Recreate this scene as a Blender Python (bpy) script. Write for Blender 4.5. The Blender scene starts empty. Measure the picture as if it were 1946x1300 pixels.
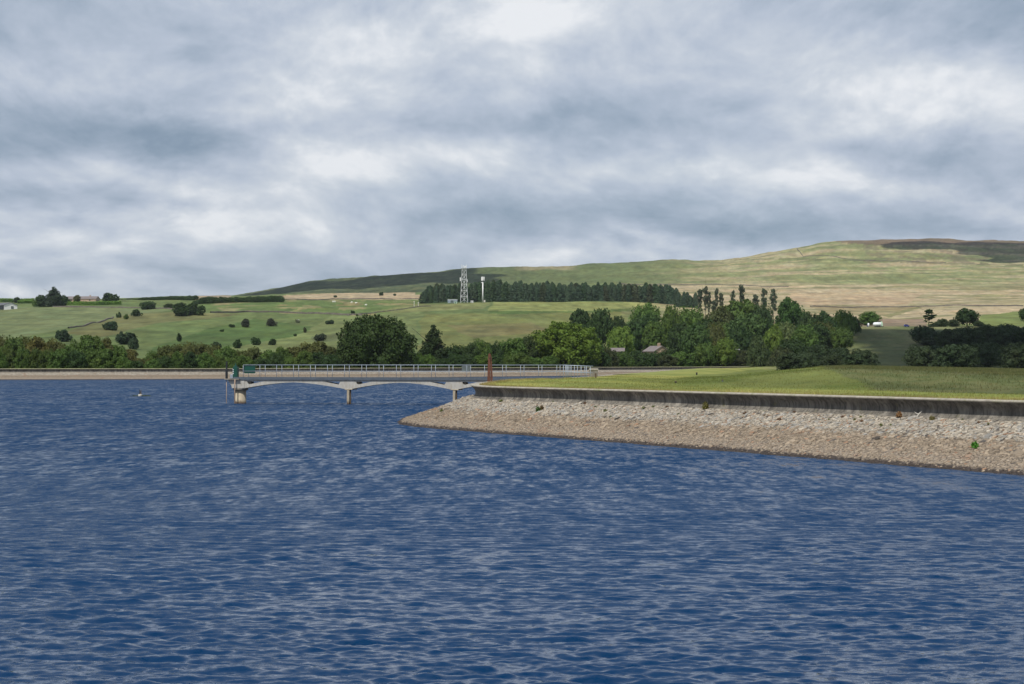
import bpy, math, random
import numpy as np
from mathutils import Vector, Matrix
random.seed(7); rng = np.random.default_rng(7)
R = math.radians
sc = bpy.context.scene
COL = sc.collection
F = 3243.0; EYE = 3.66; HZ = 688.0; CX = 973.0      # focal length in photo pixels, eye height above the water

# ------------------------------------------------------------------ camera
cam = bpy.data.cameras.new('camera'); camo = bpy.data.objects.new('camera', cam); COL.objects.link(camo)
cam.sensor_width = 36; cam.lens = 36*F/1946; cam.clip_start = 0.5; cam.clip_end = 12000
camo.location = (0, 0, EYE); camo.rotation_euler = (R(90)+math.atan(38/F), 0, 0)
sc.camera = camo
sc.view_settings.view_transform = 'Standard'; sc.view_settings.look = 'None'
sc.view_settings.exposure = 0.10; sc.view_settings.gamma = 1; sc.view_settings.use_curve_mapping = False
# ------------------------------------------------------------------ sun (behind the camera, a little to the left, high)
SUN_EL = R(56); SUN_DIR = Vector((-0.42*math.cos(SUN_EL), -0.9075*math.cos(SUN_EL), math.sin(SUN_EL))).normalized()
sun = bpy.data.lights.new('sun', 'SUN'); sun.energy = 3.7; sun.angle = R(0.53); sun.color = (1.0, 0.95, 0.87)
suno = bpy.data.objects.new('sun', sun); COL.objects.link(suno)
suno.rotation_euler = (-SUN_DIR).to_track_quat('-Z', 'Y').to_euler(); suno.location = (0, 0, 400)

# ------------------------------------------------------------------ node helper
class NT:
    def __init__(s, tree): s.t = tree; s.n = tree.nodes; s.l = tree.links
    def new(s, typ, **kw):
        n = s.n.new(typ)
        for k, v in kw.items(): setattr(n, k, v)
        return n
    def put(s, sock, v):
        if isinstance(v, bpy.types.NodeSocket): s.l.new(v, sock)
        elif v is not None:
            sock.default_value = v
    def math(s, op, a, b=0.0, c=None, clamp=False):
        n = s.new('ShaderNodeMath', operation=op, use_clamp=clamp); s.put(n.inputs[0], a); s.put(n.inputs[1], b)
        if c is not None: s.put(n.inputs[2], c)
        return n.outputs[0]
    def vm(s, op, a=None, b=None, scale=None):
        n = s.new('ShaderNodeVectorMath', operation=op); s.put(n.inputs[0], a)
        if b is not None: s.put(n.inputs[1], b)
        if scale is not None: s.put(n.inputs[3], scale)
        return n.outputs['Value'] if op in ('LENGTH', 'DISTANCE', 'DOT_PRODUCT') else n.outputs[0]
    def noise(s, vec, scale, detail=3.0, rough=0.55, dist=0.0, color=False):
        n = s.new('ShaderNodeTexNoise'); s.put(n.inputs['Vector'], vec); s.put(n.inputs['Scale'], scale)
        n.inputs['Detail'].default_value = detail; n.inputs['Roughness'].default_value = rough; n.inputs['Distortion'].default_value = dist
        return n.outputs['Color'] if color else n.outputs[0]
    def voro(s, vec, scale, feature='F1', out='Distance', rnd=1.0):
        n = s.new('ShaderNodeTexVoronoi', feature=feature); s.put(n.inputs['Vector'], vec); s.put(n.inputs['Scale'], scale)
        n.inputs['Randomness'].default_value = rnd
        return n.outputs[out]
    def ramp(s, fac, stops, interp='LINEAR'):
        n = s.new('ShaderNodeValToRGB'); s.put(n.inputs[0], fac); e = n.color_ramp.elements; n.color_ramp.interpolation = interp
        while len(e) < len(stops): e.new(0.5)
        for i, (p, c) in enumerate(stops):
            e[i].position = p
            e[i].color = tuple(c)+(1,) if not isinstance(c, (int, float)) else (c, c, c, 1)
        return n.outputs[0]
    def mix(s, fac, a, b, mode='MIX'):
        n = s.new('ShaderNodeMix', data_type='RGBA', blend_type=mode); s.put(n.inputs[0], fac)
        s.put(n.inputs[6], a if isinstance(a, bpy.types.NodeSocket) else tuple(a)+(1,)*(4-len(a)))
        s.put(n.inputs[7], b if isinstance(b, bpy.types.NodeSocket) else tuple(b)+(1,)*(4-len(b)))
        return n.outputs[2]
    def comb(s, x, y, z):
        n = s.new('ShaderNodeCombineXYZ'); s.put(n.inputs[0], x); s.put(n.inputs[1], y); s.put(n.inputs[2], z); return n.outputs[0]
    def sep(s, v):
        n = s.new('ShaderNodeSeparateXYZ'); s.put(n.inputs[0], v); return n.outputs

SKY_BASE = 0.58
# ------------------------------------------------------------------ world: Nishita sky under broken cloud
world = bpy.data.worlds.new('World'); sc.world = world; world.use_nodes = True
w = NT(world.node_tree); w.n.clear()
outw = w.new('ShaderNodeOutputWorld')
sky = w.new('ShaderNodeTexSky', sky_type='NISHITA', sun_disc=False)
sky.sun_elevation = SUN_EL; sky.sun_rotation = math.atan2(SUN_DIR.x, SUN_DIR.y)
bg1 = w.new('ShaderNodeBackground'); w.l.new(sky.outputs[0], bg1.inputs[0]); bg1.inputs[1].default_value = 0.09
tc = w.new('ShaderNodeTexCoord'); d = tc.outputs['Generated']
dx, dy, dz = w.sep(d)
inv = w.math('DIVIDE', 1.0, w.math('ADD', w.math('MAXIMUM', dz, 0.0), 0.10))
def skyvec(off):       # flat cloud deck seen in perspective, so that the cells shrink towards the horizon
    iv = w.math('DIVIDE', 1.0, w.math('ADD', w.math('ADD', w.math('MAXIMUM', dz, 0.0), 0.10), off))
    return w.comb(w.math('MULTIPLY', dx, w.math('MULTIPLY', w.math('POWER', iv, 0.35), 2.9)), w.math('MULTIPLY', w.math('MULTIPLY', dy, iv), 0.36), w.math('MULTIPLY', dz, 4.0))
P0 = skyvec(0.0)
wv_ = w.vm('SCALE', w.vm('SUBTRACT', w.noise(P0, 0.9, 2, 0.45, color=True), (0.5, 0.5, 0.5)), scale=0.6)
Pa = w.vm('ADD', P0, wv_); Pb = w.vm('ADD', skyvec(0.012), wv_)
def cl(P): return w.math('ADD', w.math('MULTIPLY', w.noise(P, 1.3, 9, 0.54), 0.74), w.math('MULTIPLY', w.noise(P, 4.2, 9, 0.6), 0.26))
na = cl(Pa); nb_ = cl(Pb); n3 = w.noise(Pa, 0.8, 3, 0.5)
v3 = w.comb(dx, dy, w.math('MULTIPLY', dz, 2.5))
warp = w.vm('SCALE', w.vm('SUBTRACT', w.noise(v3, 7.0, 6, 0.6, color=True), (0.5, 0.5, 0.5)), scale=0.14)
vw = w.vm('ADD', v3, warp)
t = w.math('ADD', SKY_BASE, w.math('MULTIPLY', w.math('SUBTRACT', na, 0.5), 0.75))
t = w.math('ADD', t, w.math('MULTIPLY', w.math('SUBTRACT', na, nb_), 2.3))
t = w.math('ADD', t, w.math('MULTIPLY', w.math('SUBTRACT', n3, 0.5), 0.35))
t = w.math('ADD', t, w.math('MULTIPLY', w.math('MINIMUM', w.math('MAXIMUM', w.math('SUBTRACT', dz, 0.22), 0.0), 0.3), -0.7))
wx, wy, wz = w.sep(vw)
BL = [(200,265,260,40,-.44),(330,292,75,26,-.36),(1120,235,190,34,-.34),(960,430,260,22,-.22),(1500,445,330,24,-.34),(1890,70,90,70,-.38),
 (1760,300,170,26,-.24),(250,392,190,12,-.16),(80,60,200,70,-.18),(650,515,380,18,-.20),(1350,395,200,18,-.12),(760,40,90,60,-.14),(1500,60,140,50,-.12),
 (985,110,60,80,.26),(1045,10,80,50,.20),(300,200,250,42,.20),(700,295,190,30,.24),(230,455,220,26,.24),(530,430,110,30,.20),(1690,170,150,60,.30),
 (1880,230,140,40,.28),(1570,330,90,38,.26),(1250,500,220,18,.26),(1100,315,300,26,.18),(60,330,130,20,.20),(620,120,180,40,.10),(60,545,120,14,.16),(1000,500,160,14,.16)]
for (bx, by, sx, sz, a) in BL:
    ux = w.math('MULTIPLY', w.math('SUBTRACT', wx, (bx-CX)/F), F/(sx*1.25)); uz = w.math('MULTIPLY', w.math('SUBTRACT', wz, 2.5*(HZ-by)/F), F/(sz*1.35)/2.5)
    q = w.math('ADD', w.math('MULTIPLY', ux, ux), w.math('MULTIPLY', uz, uz))
    g = w.math('EXPONENT', w.math('MULTIPLY', q, -0.7))
    t = w.math('ADD', t, w.math('MULTIPLY', g, a*1.0))
ccol = w.ramp(t, [(0.0, (0.22, 0.295, 0.39)), (0.30, (0.335, 0.405, 0.505)), (0.55, (0.46, 0.52, 0.62)), (0.78, (0.60, 0.645, 0.71)), (1.0, (0.80, 0.82, 0.85))])
bg2 = w.new('ShaderNodeBackground'); w.l.new(ccol, bg2.inputs[0]); bg2.inputs[1].default_value = 1.0
cover = w.ramp(w.noise(vw, 2.3, 4), [(0.3, 0.80), (0.5, 0.97)])
ms = w.new('ShaderNodeMixShader'); w.l.new(cover, ms.inputs[0]); w.l.new(bg1.outputs[0], ms.inputs[1]); w.l.new(bg2.outputs[0], ms.inputs[2])
w.l.new(ms.outputs[0], outw.inputs[0])

# ------------------------------------------------------------------ materials
def mat(name, build):
    m = bpy.data.materials.new(name); m.use_nodes = True; t = NT(m.node_tree); t.n.clear()
    o = t.new('ShaderNodeOutputMaterial'); b = t.new('ShaderNodeBsdfPrincipled')
    t.l.new(b.outputs[0], o.inputs[0]); b.inputs['Roughness'].default_value = 0.8
    build(t, b, o); return m
def pos(t): return t.new('ShaderNodeNewGeometry').outputs['Position']
def opos(t): return t.new('ShaderNodeTexCoord').outputs['Object']
def bump(t, b, h, dist, strength=1.0):
    n = t.new('ShaderNodeBump'); t.put(n.inputs['Height'], h); n.inputs['Distance'].default_value = dist; n.inputs['Strength'].default_value = strength
    t.l.new(n.outputs[0], b.inputs['Normal'])
def simple(name, c, rough=0.6, metal=0.0, var=0.25, scale=3.0, dirt=None):
    def f(t, b, o):
        nz = t.noise(pos(t), scale, 5, 0.65)
        cc = t.mix(t.ramp(nz, [(0.3, 0.0), (0.7, 1.0)]), tuple(x*(1-var) for x in c), tuple(min(1, x*(1+var)) for x in c))
        if dirt:
            nd = t.noise(t.vm('MULTIPLY', pos(t), (1, 1, 0.25)), scale*1.7, 5, 0.7)
            cc = t.mix(t.ramp(nd, [(0.50, 0.0), (0.68, 0.8)]), cc, dirt)
        t.put(b.inputs['Base Color'], cc); b.inputs['Roughness'].default_value = rough; b.inputs['Metallic'].default_value = metal
    return mat(name, f)

M = {}
def water_m(t, b, o):
    p = pos(t); g = t.new('ShaderNodeNewGeometry'); y = t.sep(p)[1]
    p2 = t.vm('MULTIPLY', p, (0.42, 1.0, 1.0))
    wp = t.vm('ADD', p2, t.vm('SCALE', t.vm('SUBTRACT', t.noise(p2, 0.9, 2, color=True), (.5, .5, .5)), scale=0.5))
    far = t.ramp(t.math('DIVIDE', y, 200.0), [(0.10, 0.0), (0.32, 0.7), (0.8, 1.0)])
    gust = t.ramp(t.noise(t.vm('MULTIPLY', p, (0.22, 1, 1)), 0.06, 5, 0.68), [(0.32, 0.75), (0.68, 1.25)])
    tot = None
    for sc_, k in ((1.1, 0.10), (3.2, 0.26), (8.0, 0.32), (18.0, 0.26)):
        c = t.vm('SUBTRACT', t.noise(wp, sc_, 3.0, 0.6, color=True), (.5, .5, .5))
        c = t.vm('SCALE', c, scale=2*k)
        tot = c if tot is None else t.vm('ADD', tot, c)
    # long crests merge with distance: what is left is the difference from one wave group to the next
    pf = t.vm('MULTIPLY', p, (1.0, 0.30, 1.0))
    for sc_, k in ((0.22, 0.10), (0.6, 0.24), (1.6, 0.50), (3.8, 0.60)):
        c = t.vm('SUBTRACT', t.noise(pf, sc_, 2.0, 0.6, 0.3, color=True), (.5, .5, .5))
        tot = t.vm('ADD', tot, t.vm('SCALE', c, scale=t.math('MULTIPLY', far, 2*k)))
    tot = t.vm('MULTIPLY', tot, (0.7, 1.0, 0.0))
    tot = t.vm('SUBTRACT', t.vm('SCALE', tot, scale=gust), t.vm('SCALE', scale=0.34, a=t.comb(0.0, t.ramp(t.math('DIVIDE', y, 200.0), [(0.09, 0.0), (0.20, 0.65), (0.5, 1.0)]), 0.0)))   # distant normals tilted towards the viewer so they reflect less sky and look bluer
    nn = t.vm('NORMALIZE', t.vm('ADD', g.outputs['Normal'], tot))
    t.put(b.inputs['Normal'], nn)
    big = t.noise(t.vm('MULTIPLY', p, (0.2, 1, 1)), 0.03, 3)
    t.put(b.inputs['Base Color'], t.mix(big, (0.0002, 0.020, 0.066), (0.0003, 0.028, 0.088)))
    rr = t.math('ADD', 0.06, t.math('MULTIPLY', far, 0.18))
    t.put(b.inputs['Roughness'], rr); b.inputs['IOR'].default_value = 1.333
M['water'] = mat('reservoir_water', water_m)

def ground_m(fine, amp):
    def f(t, b, o):
        a = t.new('ShaderNodeVertexColor', layer_name='albedo').outputs[0]
        p = pos(t)
        n1 = t.noise(t.vm('MULTIPLY', p, (1, 0.3, 1)), fine, 7, 0.74); n2 = t.noise(p, fine*0.12, 4, 0.6)
        k = t.math('ADD', t.math('MULTIPLY', t.math('SUBTRACT', n1, 0.5), amp*2), t.math('ADD', 1.0, t.math('MULTIPLY', t.math('SUBTRACT', n2, 0.5), amp)))
        c = t.vm('SCALE', a, scale=k)
        tint = t.mix(t.ramp(t.noise(p, fine*0.35, 4, 0.6), [(0.42, 0.0), (0.66, 0.45)]), (1, 1, 1), (1.25, 1.02, 0.75))
        t.put(b.inputs['Base Color'], t.vm('MULTIPLY', c, tint)); b.inputs['Roughness'].default_value = 0.95
        b.inputs['Specular IOR Level'].default_value = 0.1
        bump(t, b, n1, 0.5/fine*0.35)
    return f
M['hill'] = mat('hillside_pasture', ground_m(0.30, 0.55))
M['lawn'] = mat('mown_grass', ground_m(4.0, 0.20))

def beach_m(t, b, o):
    p = pos(t); z = t.sep(p)[2]
    pp = t.vm('MULTIPLY', p, (1, 1, 1.6))
    pw = t.vm('ADD', pp, t.vm('SCALE', t.noise(p, 1.3, 3, color=True), scale=0.5))
    v = t.voro(pw, 4.2, out='Color'); e = t.voro(pw, 4.2, 'DISTANCE_TO_EDGE')
    vs = t.voro(pw, 9.0, out='Color'); es = t.voro(pw, 9.0, 'DISTANCE_TO_EDGE')
    rz = t.sep(v)[0]; rs = t.sep(vs)[1]
    upper = t.mix(rz, (0.27, 0.225, 0.17), (0.48, 0.43, 0.35))
    mid = t.mix(rs, (0.19, 0.145, 0.10), (0.36, 0.285, 0.20))
    low = t.mix(rs, (0.26, 0.205, 0.15), (0.38, 0.31, 0.235))
    zn = t.math('ADD', z, t.math('MULTIPLY', t.math('SUBTRACT', t.noise(p, 0.35, 4), 0.5), 0.35))
    c = t.mix(t.ramp(zn, [(0.88, 0.0), (1.02, 1.0)]), mid, upper)
    c = t.mix(t.ramp(zn, [(0.38, 1.0), (0.58, 0.0)]), c, low)
    rust = t.ramp(t.noise(p, 0.9, 4), [(0.60, 0.0), (0.68, 0.5)])
    c = t.mix(rust, c, (0.30, 0.15, 0.08))
    weed = t.ramp(t.noise(p, 1.7, 5, 0.7), [(0.63, 0.0), (0.70, 0.7)])
    c = t.mix(t.math('MULTIPLY', weed, t.ramp(z, [(0.7, 0.0), (1.2, 1.0)])), c, (0.20, 0.21, 0.08))
    crack = t.ramp(e, [(0.0, 0.35), (0.07, 1.0)]); cracks = t.ramp(es, [(0.0, 0.5), (0.10, 1.0)])
    c = t.mix(1.0, c, t.mix(t.ramp(z, [(0.8, 0.0), (1.0, 1.0)]), cracks, crack), 'MULTIPLY')
    c = t.mix(1.0, c, t.ramp(t.noise(p, 7, 5, 0.7), [(0.25, 0.65), (0.7, 1.2)]), 'MULTIPLY')
    wet = t.ramp(t.math('ADD', z, t.math('MULTIPLY', t.noise(p, 2.5, 4, 0.7), 0.22)), [(0.20, 1.0), (0.27, 0.0)])
    c = t.mix(wet, c, (0.045, 0.033, 0.026))
    t.put(b.inputs['Base Color'], c); b.inputs['Roughness'].default_value = 0.85
    h = t.math('ADD', t.math('MINIMUM', e, 0.12), t.math('MULTIPLY', t.noise(p, 9, 4), 0.08))
    bump(t, b, h, 0.5)
M['beach'] = mat('stone_beach', beach_m)

def stone_m(t, b, o):
    a = t.new('ShaderNodeVertexColor', layer_name='albedo').outputs[0]
    nz = t.ramp(t.noise(pos(t), 9, 5, 0.7), [(0.25, 0.7), (0.75, 1.2)])
    t.put(b.inputs['Base Color'], t.mix(1.0, a, nz, 'MULTIPLY')); b.inputs['Roughness'].default_value = 0.85
M['stone'] = mat('pitching_stone', stone_m)

def wall_m(t, b, o):
    p = pos(t); z = t.sep(p)[2]
    n1 = t.noise(t.vm('MULTIPLY', p, (1, 1, 0.35)), 1.6, 6, 0.7); n2 = t.noise(t.vm('MULTIPLY', p, (1, 1, 0.18)), 6, 5, 0.7)
    c = t.mix(t.ramp(n1, [(0.35, 0.0), (0.68, 1.0)]), (0.075, 0.068, 0.058), (0.27, 0.245, 0.205))
    c = t.mix(t.ramp(n2, [(0.45, 0.0), (0.62, 0.75)]), c, (0.045, 0.042, 0.035))
    c = t.mix(t.ramp(t.noise(p, 2.3, 5), [(0.62, 0.0), (0.72, 0.6)]), c, (0.14, 0.13, 0.06))
    sx, sy, sz_ = t.sep(p)
    along = t.math('SUBTRACT', t.math('MULTIPLY', sy, 0.874), t.math('MULTIPLY', sx, 0.486))
    jt = t.math('ABSOLUTE', t.math('SUBTRACT', t.math('FRACT', t.math('DIVIDE', along, 4.6)), 0.5))
    c = t.mix(t.ramp(jt, [(0.0, 0.8), (0.006, 0.0)]), c, (0.02, 0.02, 0.018))
    bay = t.noise(t.comb(t.math('FLOOR', t.math('ADD', t.math('DIVIDE', along, 4.6), 0.5)), 0.0, 0.0), 3.7, 0)
    c = t.mix(1.0, c, t.ramp(bay, [(0.3, 0.72), (0.7, 1.35)]), 'MULTIPLY')
    t.put(b.inputs['Base Color'], c); b.inputs['Roughness'].default_value = 0.9
    bump(t, b, t.noise(p, 12, 5, 0.7), 0.03)
M['wall'] = mat('stained_concrete_wall', wall_m)
def coping_m(t, b, o):
    p = pos(t)
    c = t.mix(t.ramp(t.noise(p, 3.0, 6, 0.7), [(0.3, 0.0), (0.7, 1.0)]), (0.22, 0.20, 0.16), (0.44, 0.40, 0.33))
    c = t.mix(t.ramp(t.noise(p, 1.1, 5, 0.7), [(0.56, 0.0), (0.68, 0.7)]), c, (0.20, 0.22, 0.08))
    t.put(b.inputs['Base Color'], c); b.inputs['Roughness'].default_value = 0.9
M['coping'] = mat('coping_concrete', coping_m)
M['concrete'] = simple('pale_concrete', (0.42, 0.405, 0.37), 0.85, var=0.15, dirt=(0.32, 0.28, 0.22))
M['concrete_dark'] = simple('weathered_concrete', (0.20, 0.18, 0.15), 0.9, var=0.3)
def pier_m(t, b, o):
    p = pos(t); z = t.sep(p)[2]
    c = t.mix(t.ramp(t.noise(t.vm('MULTIPLY', p, (1, 1, .4)), 2.5, 5, .7), [(.3, 0.0), (.7, 1.0)]), (0.26, 0.22, 0.16), (0.50, 0.43, 0.31))
    wet = t.ramp(t.math('ADD', z, t.math('MULTIPLY', t.noise(p, 3, 3), 0.3)), [(0.22, 1.0), (0.45, 0.0)])
    t.put(b.inputs['Base Color'], t.mix(wet, c, (0.07, 0.045, 0.03))); b.inputs['Roughness'].default_value = 0.85
M['pier'] = mat('pier_concrete', pier_m)
M['deck'] = simple('deck_steel', (0.075, 0.095, 0.12), 0.6, var=0.2)
M['galv'] = simple('galvanised_rail', (0.31, 0.36, 0.42), 0.5, 0.2, var=0.12)
M['greenpaint'] = simple('dark_green_paint', (0.005, 0.062, 0.042), 0.35, var=0.12)
M['black'] = simple('black_paint', (0.015, 0.017, 0.02), 0.5)
M['grey'] = simple('grey_panel', (0.10, 0.12, 0.115), 0.5)
M['rust'] = simple('rusty_steel', (0.125, 0.047, 0.028), 0.85, var=0.35, scale=6, dirt=(0.09, 0.035, 0.02))
M['rustpipe'] = simple('pinkish_pipe', (0.32, 0.23, 0.17), 0.7)
M['white'] = simple('white_paint', (0.78, 0.79, 0.80), 0.5, var=0.05)
M['mast'] = simple('mast_steel', (0.62, 0.63, 0.64), 0.5, 0.0, var=0.08)
M['mastwhite'] = simple('antenna_white', (0.82, 0.82, 0.82), 0.4, var=0.04)
M['slate'] = simple('slate_roof', (0.10, 0.10, 0.11), 0.7, var=0.2, scale=0.8)
M['brownroof'] = simple('brown_tile_roof', (0.17, 0.145, 0.14), 0.8, var=0.2, scale=0.8)
M['sandstone'] = simple('sandstone_wall', (0.38, 0.27, 0.19), 0.9, var=0.25, scale=1.2)
M['render'] = simple('white_render', (0.80, 0.79, 0.76), 0.8, var=0.04)
M['bluepaint'] = simple('blue_paint', (0.02, 0.03, 0.20), 0.3)
M['palegreen'] = simple('pale_green_paint', (0.45, 0.62, 0.45), 0.5)
M['glass'] = simple('dark_glass', (0.02, 0.025, 0.03), 0.1)
M['rubber'] = simple('rubber', (0.02, 0.02, 0.02), 0.8)
M['drystone'] = simple('dry_stone', (0.13, 0.115, 0.095), 0.95, var=0.4, scale=1.0)
M['wood'] = simple('weathered_wood', (0.10, 0.07, 0.045), 0.9)
M['palewood'] = simple('bleached_wood', (0.60, 0.57, 0.50), 0.9)
M['weed'] = simple('wet_weed', (0.05, 0.07, 0.03), 0.8)
M['wool'] = simple('wool', (0.75, 0.73, 0.66), 1.0)
M['bark'] = simple('bark', (0.085, 0.068, 0.05), 0.95, var=0.35, scale=2)
def leaf_m(t, b, o):
    oi = t.new('ShaderNodeObjectInfo'); p = pos(t)
    k = t.ramp(t.noise(p, 0.9, 3, 0.6), [(0.3, 0.75), (0.7, 1.25)])
    g = t.new('ShaderNodeNewGeometry').outputs['Random Per Island']
    k2 = t.ramp(g, [(0, 0.84), (1, 1.18)])
    c = t.mix(1.0, t.mix(1.0, oi.outputs['Color'], k, 'MULTIPLY'), k2, 'MULTIPLY')
    warm = t.mix(t.ramp(t.noise(p, 0.35, 3), [(0.45, 0.0), (0.7, 0.5)]), (1, 1, 1), (1.3, 1.05, 0.7))
    c = t.mix(1.0, c, warm, 'MULTIPLY')
    t.put(b.inputs['Base Color'], c); b.inputs['Roughness'].default_value = 0.7; b.inputs['Specular IOR Level'].default_value = 0.25
    tr = t.new('ShaderNodeBsdfTranslucent'); t.put(tr.inputs[0], t.mix(1.0, c, (1.1, 1.2, 0.6), 'MULTIPLY'))
    mx = t.new('ShaderNodeMixShader'); mx.inputs[0].default_value = 0.22
    t.l.new(b.outputs[0], mx.inputs[1]); t.l.new(tr.outputs[0], mx.inputs[2]); t.l.new(mx.outputs[0], o.inputs[0])
M['leaf'] = mat('foliage', leaf_m)
def blade_m(t, b, o):
    a = t.new('ShaderNodeVertexColor', layer_name='albedo').outputs[0]
    t.put(b.inputs['Base Color'], a); b.inputs['Roughness'].default_value = 0.9; b.inputs['Specular IOR Level'].default_value = 0.1
M['blade'] = mat('grass_blades', blade_m)
def cloud_m(t, b, o):
    b.inputs['Base Color'].default_value = (0.9, 0.9, 0.9, 1); b.inputs['Roughness'].default_value = 1
M['cloud'] = mat('cloud_vapour', cloud_m)

# ------------------------------------------------------------------ mesh helpers
def link(o, parent=None):
    COL.objects.link(o)
    if parent is not None: o.parent = parent
    return o
def tag(o, label=None, cat=None, group=None, kind=None):
    if label: o['label'] = label
    if cat: o['category'] = cat
    if group: o['group'] = group
    if kind: o['kind'] = kind
    return o
def empty(name, loc, label, cat, group=None, rz=0):
    o = bpy.data.objects.new(name, None); o.empty_display_size = 0.3; COL.objects.link(o)
    o.location = loc; o.rotation_euler = (0, 0, rz); return tag(o, label, cat, group)
def np_mesh(name, V, Fq, material, cols=None, smooth=True):
    """V (n,3); Fq (m,4) or (m,3)"""
    me = bpy.data.meshes.new(name); V = np.ascontiguousarray(V, dtype=np.float32); Fq = np.ascontiguousarray(Fq, dtype=np.int32)
    k = Fq.shape[1]; m = len(Fq)
    me.vertices.add(len(V)); me.vertices.foreach_set('co', V.ravel())
    me.loops.add(m*k); me.loops.foreach_set('vertex_index', Fq.ravel())
    me.polygons.add(m); me.polygons.foreach_set('loop_start', np.arange(0, m*k, k, dtype=np.int32))
    me.polygons.foreach_set('loop_total', np.full(m, k, dtype=np.int32))
    me.polygons.foreach_set('use_smooth', np.full(m, smooth, dtype=bool))
    if cols is not None:
        a = me.color_attributes.new('albedo', 'FLOAT_COLOR', 'POINT'); cc = np.ones((len(V), 4), dtype=np.float32); cc[:, :3] = cols
        a.data.foreach_set('color', cc.ravel())
    me.update(calc_edges=True); me.materials.append(material)
    return me
def obj(name, me, parent=None): return link(bpy.data.objects.new(name, me), parent)

class MB:
    def __init__(s): s.v = []; s.f = []; s.mi = []; s.cur = 0
    def add(s, vs, fs):
        b = len(s.v); s.v += [tuple(p) for p in vs]; s.f += [tuple(i+b for i in f) for f in fs]; s.mi += [s.cur]*len(fs)
    def box(s, x0, x1, y0, y1, z0, z1, bev=0.0):
        if bev <= 0:
            s.add([(x0,y0,z0),(x1,y0,z0),(x1,y1,z0),(x0,y1,z0),(x0,y0,z1),(x1,y0,z1),(x1,y1,z1),(x0,y1,z1)],
                  [(0,3,2,1),(4,5,6,7),(0,1,5,4),(1,2,6,5),(2,3,7,6),(3,0,4,7)])
        else:
            vs = []
            for (z, i) in ((z0, bev), (z0+bev, 0), (z1-bev, 0), (z1, bev)):
                vs += [(x0+i+bev,y0+i,z),(x1-i-bev,y0+i,z),(x1-i,y0+i+bev,z),(x1-i,y1-i-bev,z),(x1-i-bev,y1-i,z),(x0+i+bev,y1-i,z),(x0+i,y1-i-bev,z),(x0+i,y0+i+bev,z)]
            fs = [tuple(reversed(range(8))), tuple(range(24, 32))]
            for r in range(3):
                for k in range(8): fs.append((r*8+k, r*8+(k+1)%8, r*8+8+(k+1)%8, r*8+8+k))
            s.add(vs, fs)
    def tube(s, pts, rad, n=8, cap=True):
        pts = [Vector(p) for p in pts]; rads = rad if isinstance(rad, (list, tuple)) else [rad]*len(pts); rings = []
        for i, p in enumerate(pts):
            dvec = (pts[min(i+1, len(pts)-1)]-pts[max(i-1, 0)]).normalized()
            a = dvec.orthogonal().normalized(); b = dvec.cross(a)
            rings.append([p+(a*math.cos(2*math.pi*k/n)+b*math.sin(2*math.pi*k/n))*rads[i] for k in range(n)])
        vs = [q for r in rings for q in r]; fs = []
        for i in range(len(pts)-1):
            for k in range(n): fs.append((i*n+k, i*n+(k+1)%n, (i+1)*n+(k+1)%n, (i+1)*n+k))
        if cap: fs += [tuple(reversed(range(n))), tuple(range((len(pts)-1)*n, len(pts)*n))]
        s.add(vs, fs)
    def prism(s, poly, y0, y1):            # polygon in (x,z), extruded along y
        n = len(poly); s.add([(x, y0, z) for x, z in poly]+[(x, y1, z) for x, z in poly],
            [tuple(range(n)), tuple(reversed(range(n, 2*n)))]+[(i, i+n, (i+1) % n+n, (i+1) % n) for i in range(n)])
    def band(s, us, lo, hi, y0, y1):
        n = len(us); vs = []
        for i in range(n): vs += [(us[i], y0, lo[i]), (us[i], y0, hi[i]), (us[i], y1, hi[i]), (us[i], y1, lo[i])]
        fs = [(0, 3, 2, 1), ((n-1)*4, (n-1)*4+1, (n-1)*4+2, (n-1)*4+3)]
        for i in range(n-1):
            for k in range(4): fs.append((i*4+k, i*4+(k+1) % 4, i*4+4+(k+1) % 4, i*4+4+k))
        s.add(vs, fs)
    def build(s, name, material, parent=None, smooth=False):
        me = bpy.data.meshes.new(name); me.from_pydata(s.v, [], s.f); me.update()
        ms = material if isinstance(material, list) else [material]
        for m in ms: me.materials.append(m)
        me.polygons.foreach_set('material_index', s.mi)
        if smooth: me.polygons.foreach_set('use_smooth', [True]*len(s.f))
        me.validate()
        return obj(name, me, parent)

# ------------------------------------------------------------------ numpy noise
def _h(ix, iy, seed):
    n = (ix.astype(np.int64)*374761393+iy.astype(np.int64)*668265263+seed*1442695) & 0x7fffffff
    n = ((n ^ (n >> 13))*1274126177) & 0x7fffffff
    return ((n ^ (n >> 16)) & 0xffff)/65535.0
def vnoise(x, y, seed=0):
    ix = np.floor(x); iy = np.floor(y); fx = x-ix; fy = y-iy; fx = fx*fx*(3-2*fx); fy = fy*fy*(3-2*fy)
    a = _h(ix, iy, seed); b = _h(ix+1, iy, seed); c = _h(ix, iy+1, seed); e = _h(ix+1, iy+1, seed)
    return (a*(1-fx)+b*fx)*(1-fy)+(c*(1-fx)+e*fx)*fy
def fbm(x, y, o=4, seed=0):
    s = 0; a = 0.5; tot = 0
    for i in range(o): s = s+a*vnoise(x*2**i, y*2**i, seed+i*17); tot += a; a *= 0.55
    return s/tot
def ss(a, b, x): t = np.clip((x-a)/(b-a), 0, 1); return t*t*(3-2*t)

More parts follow.
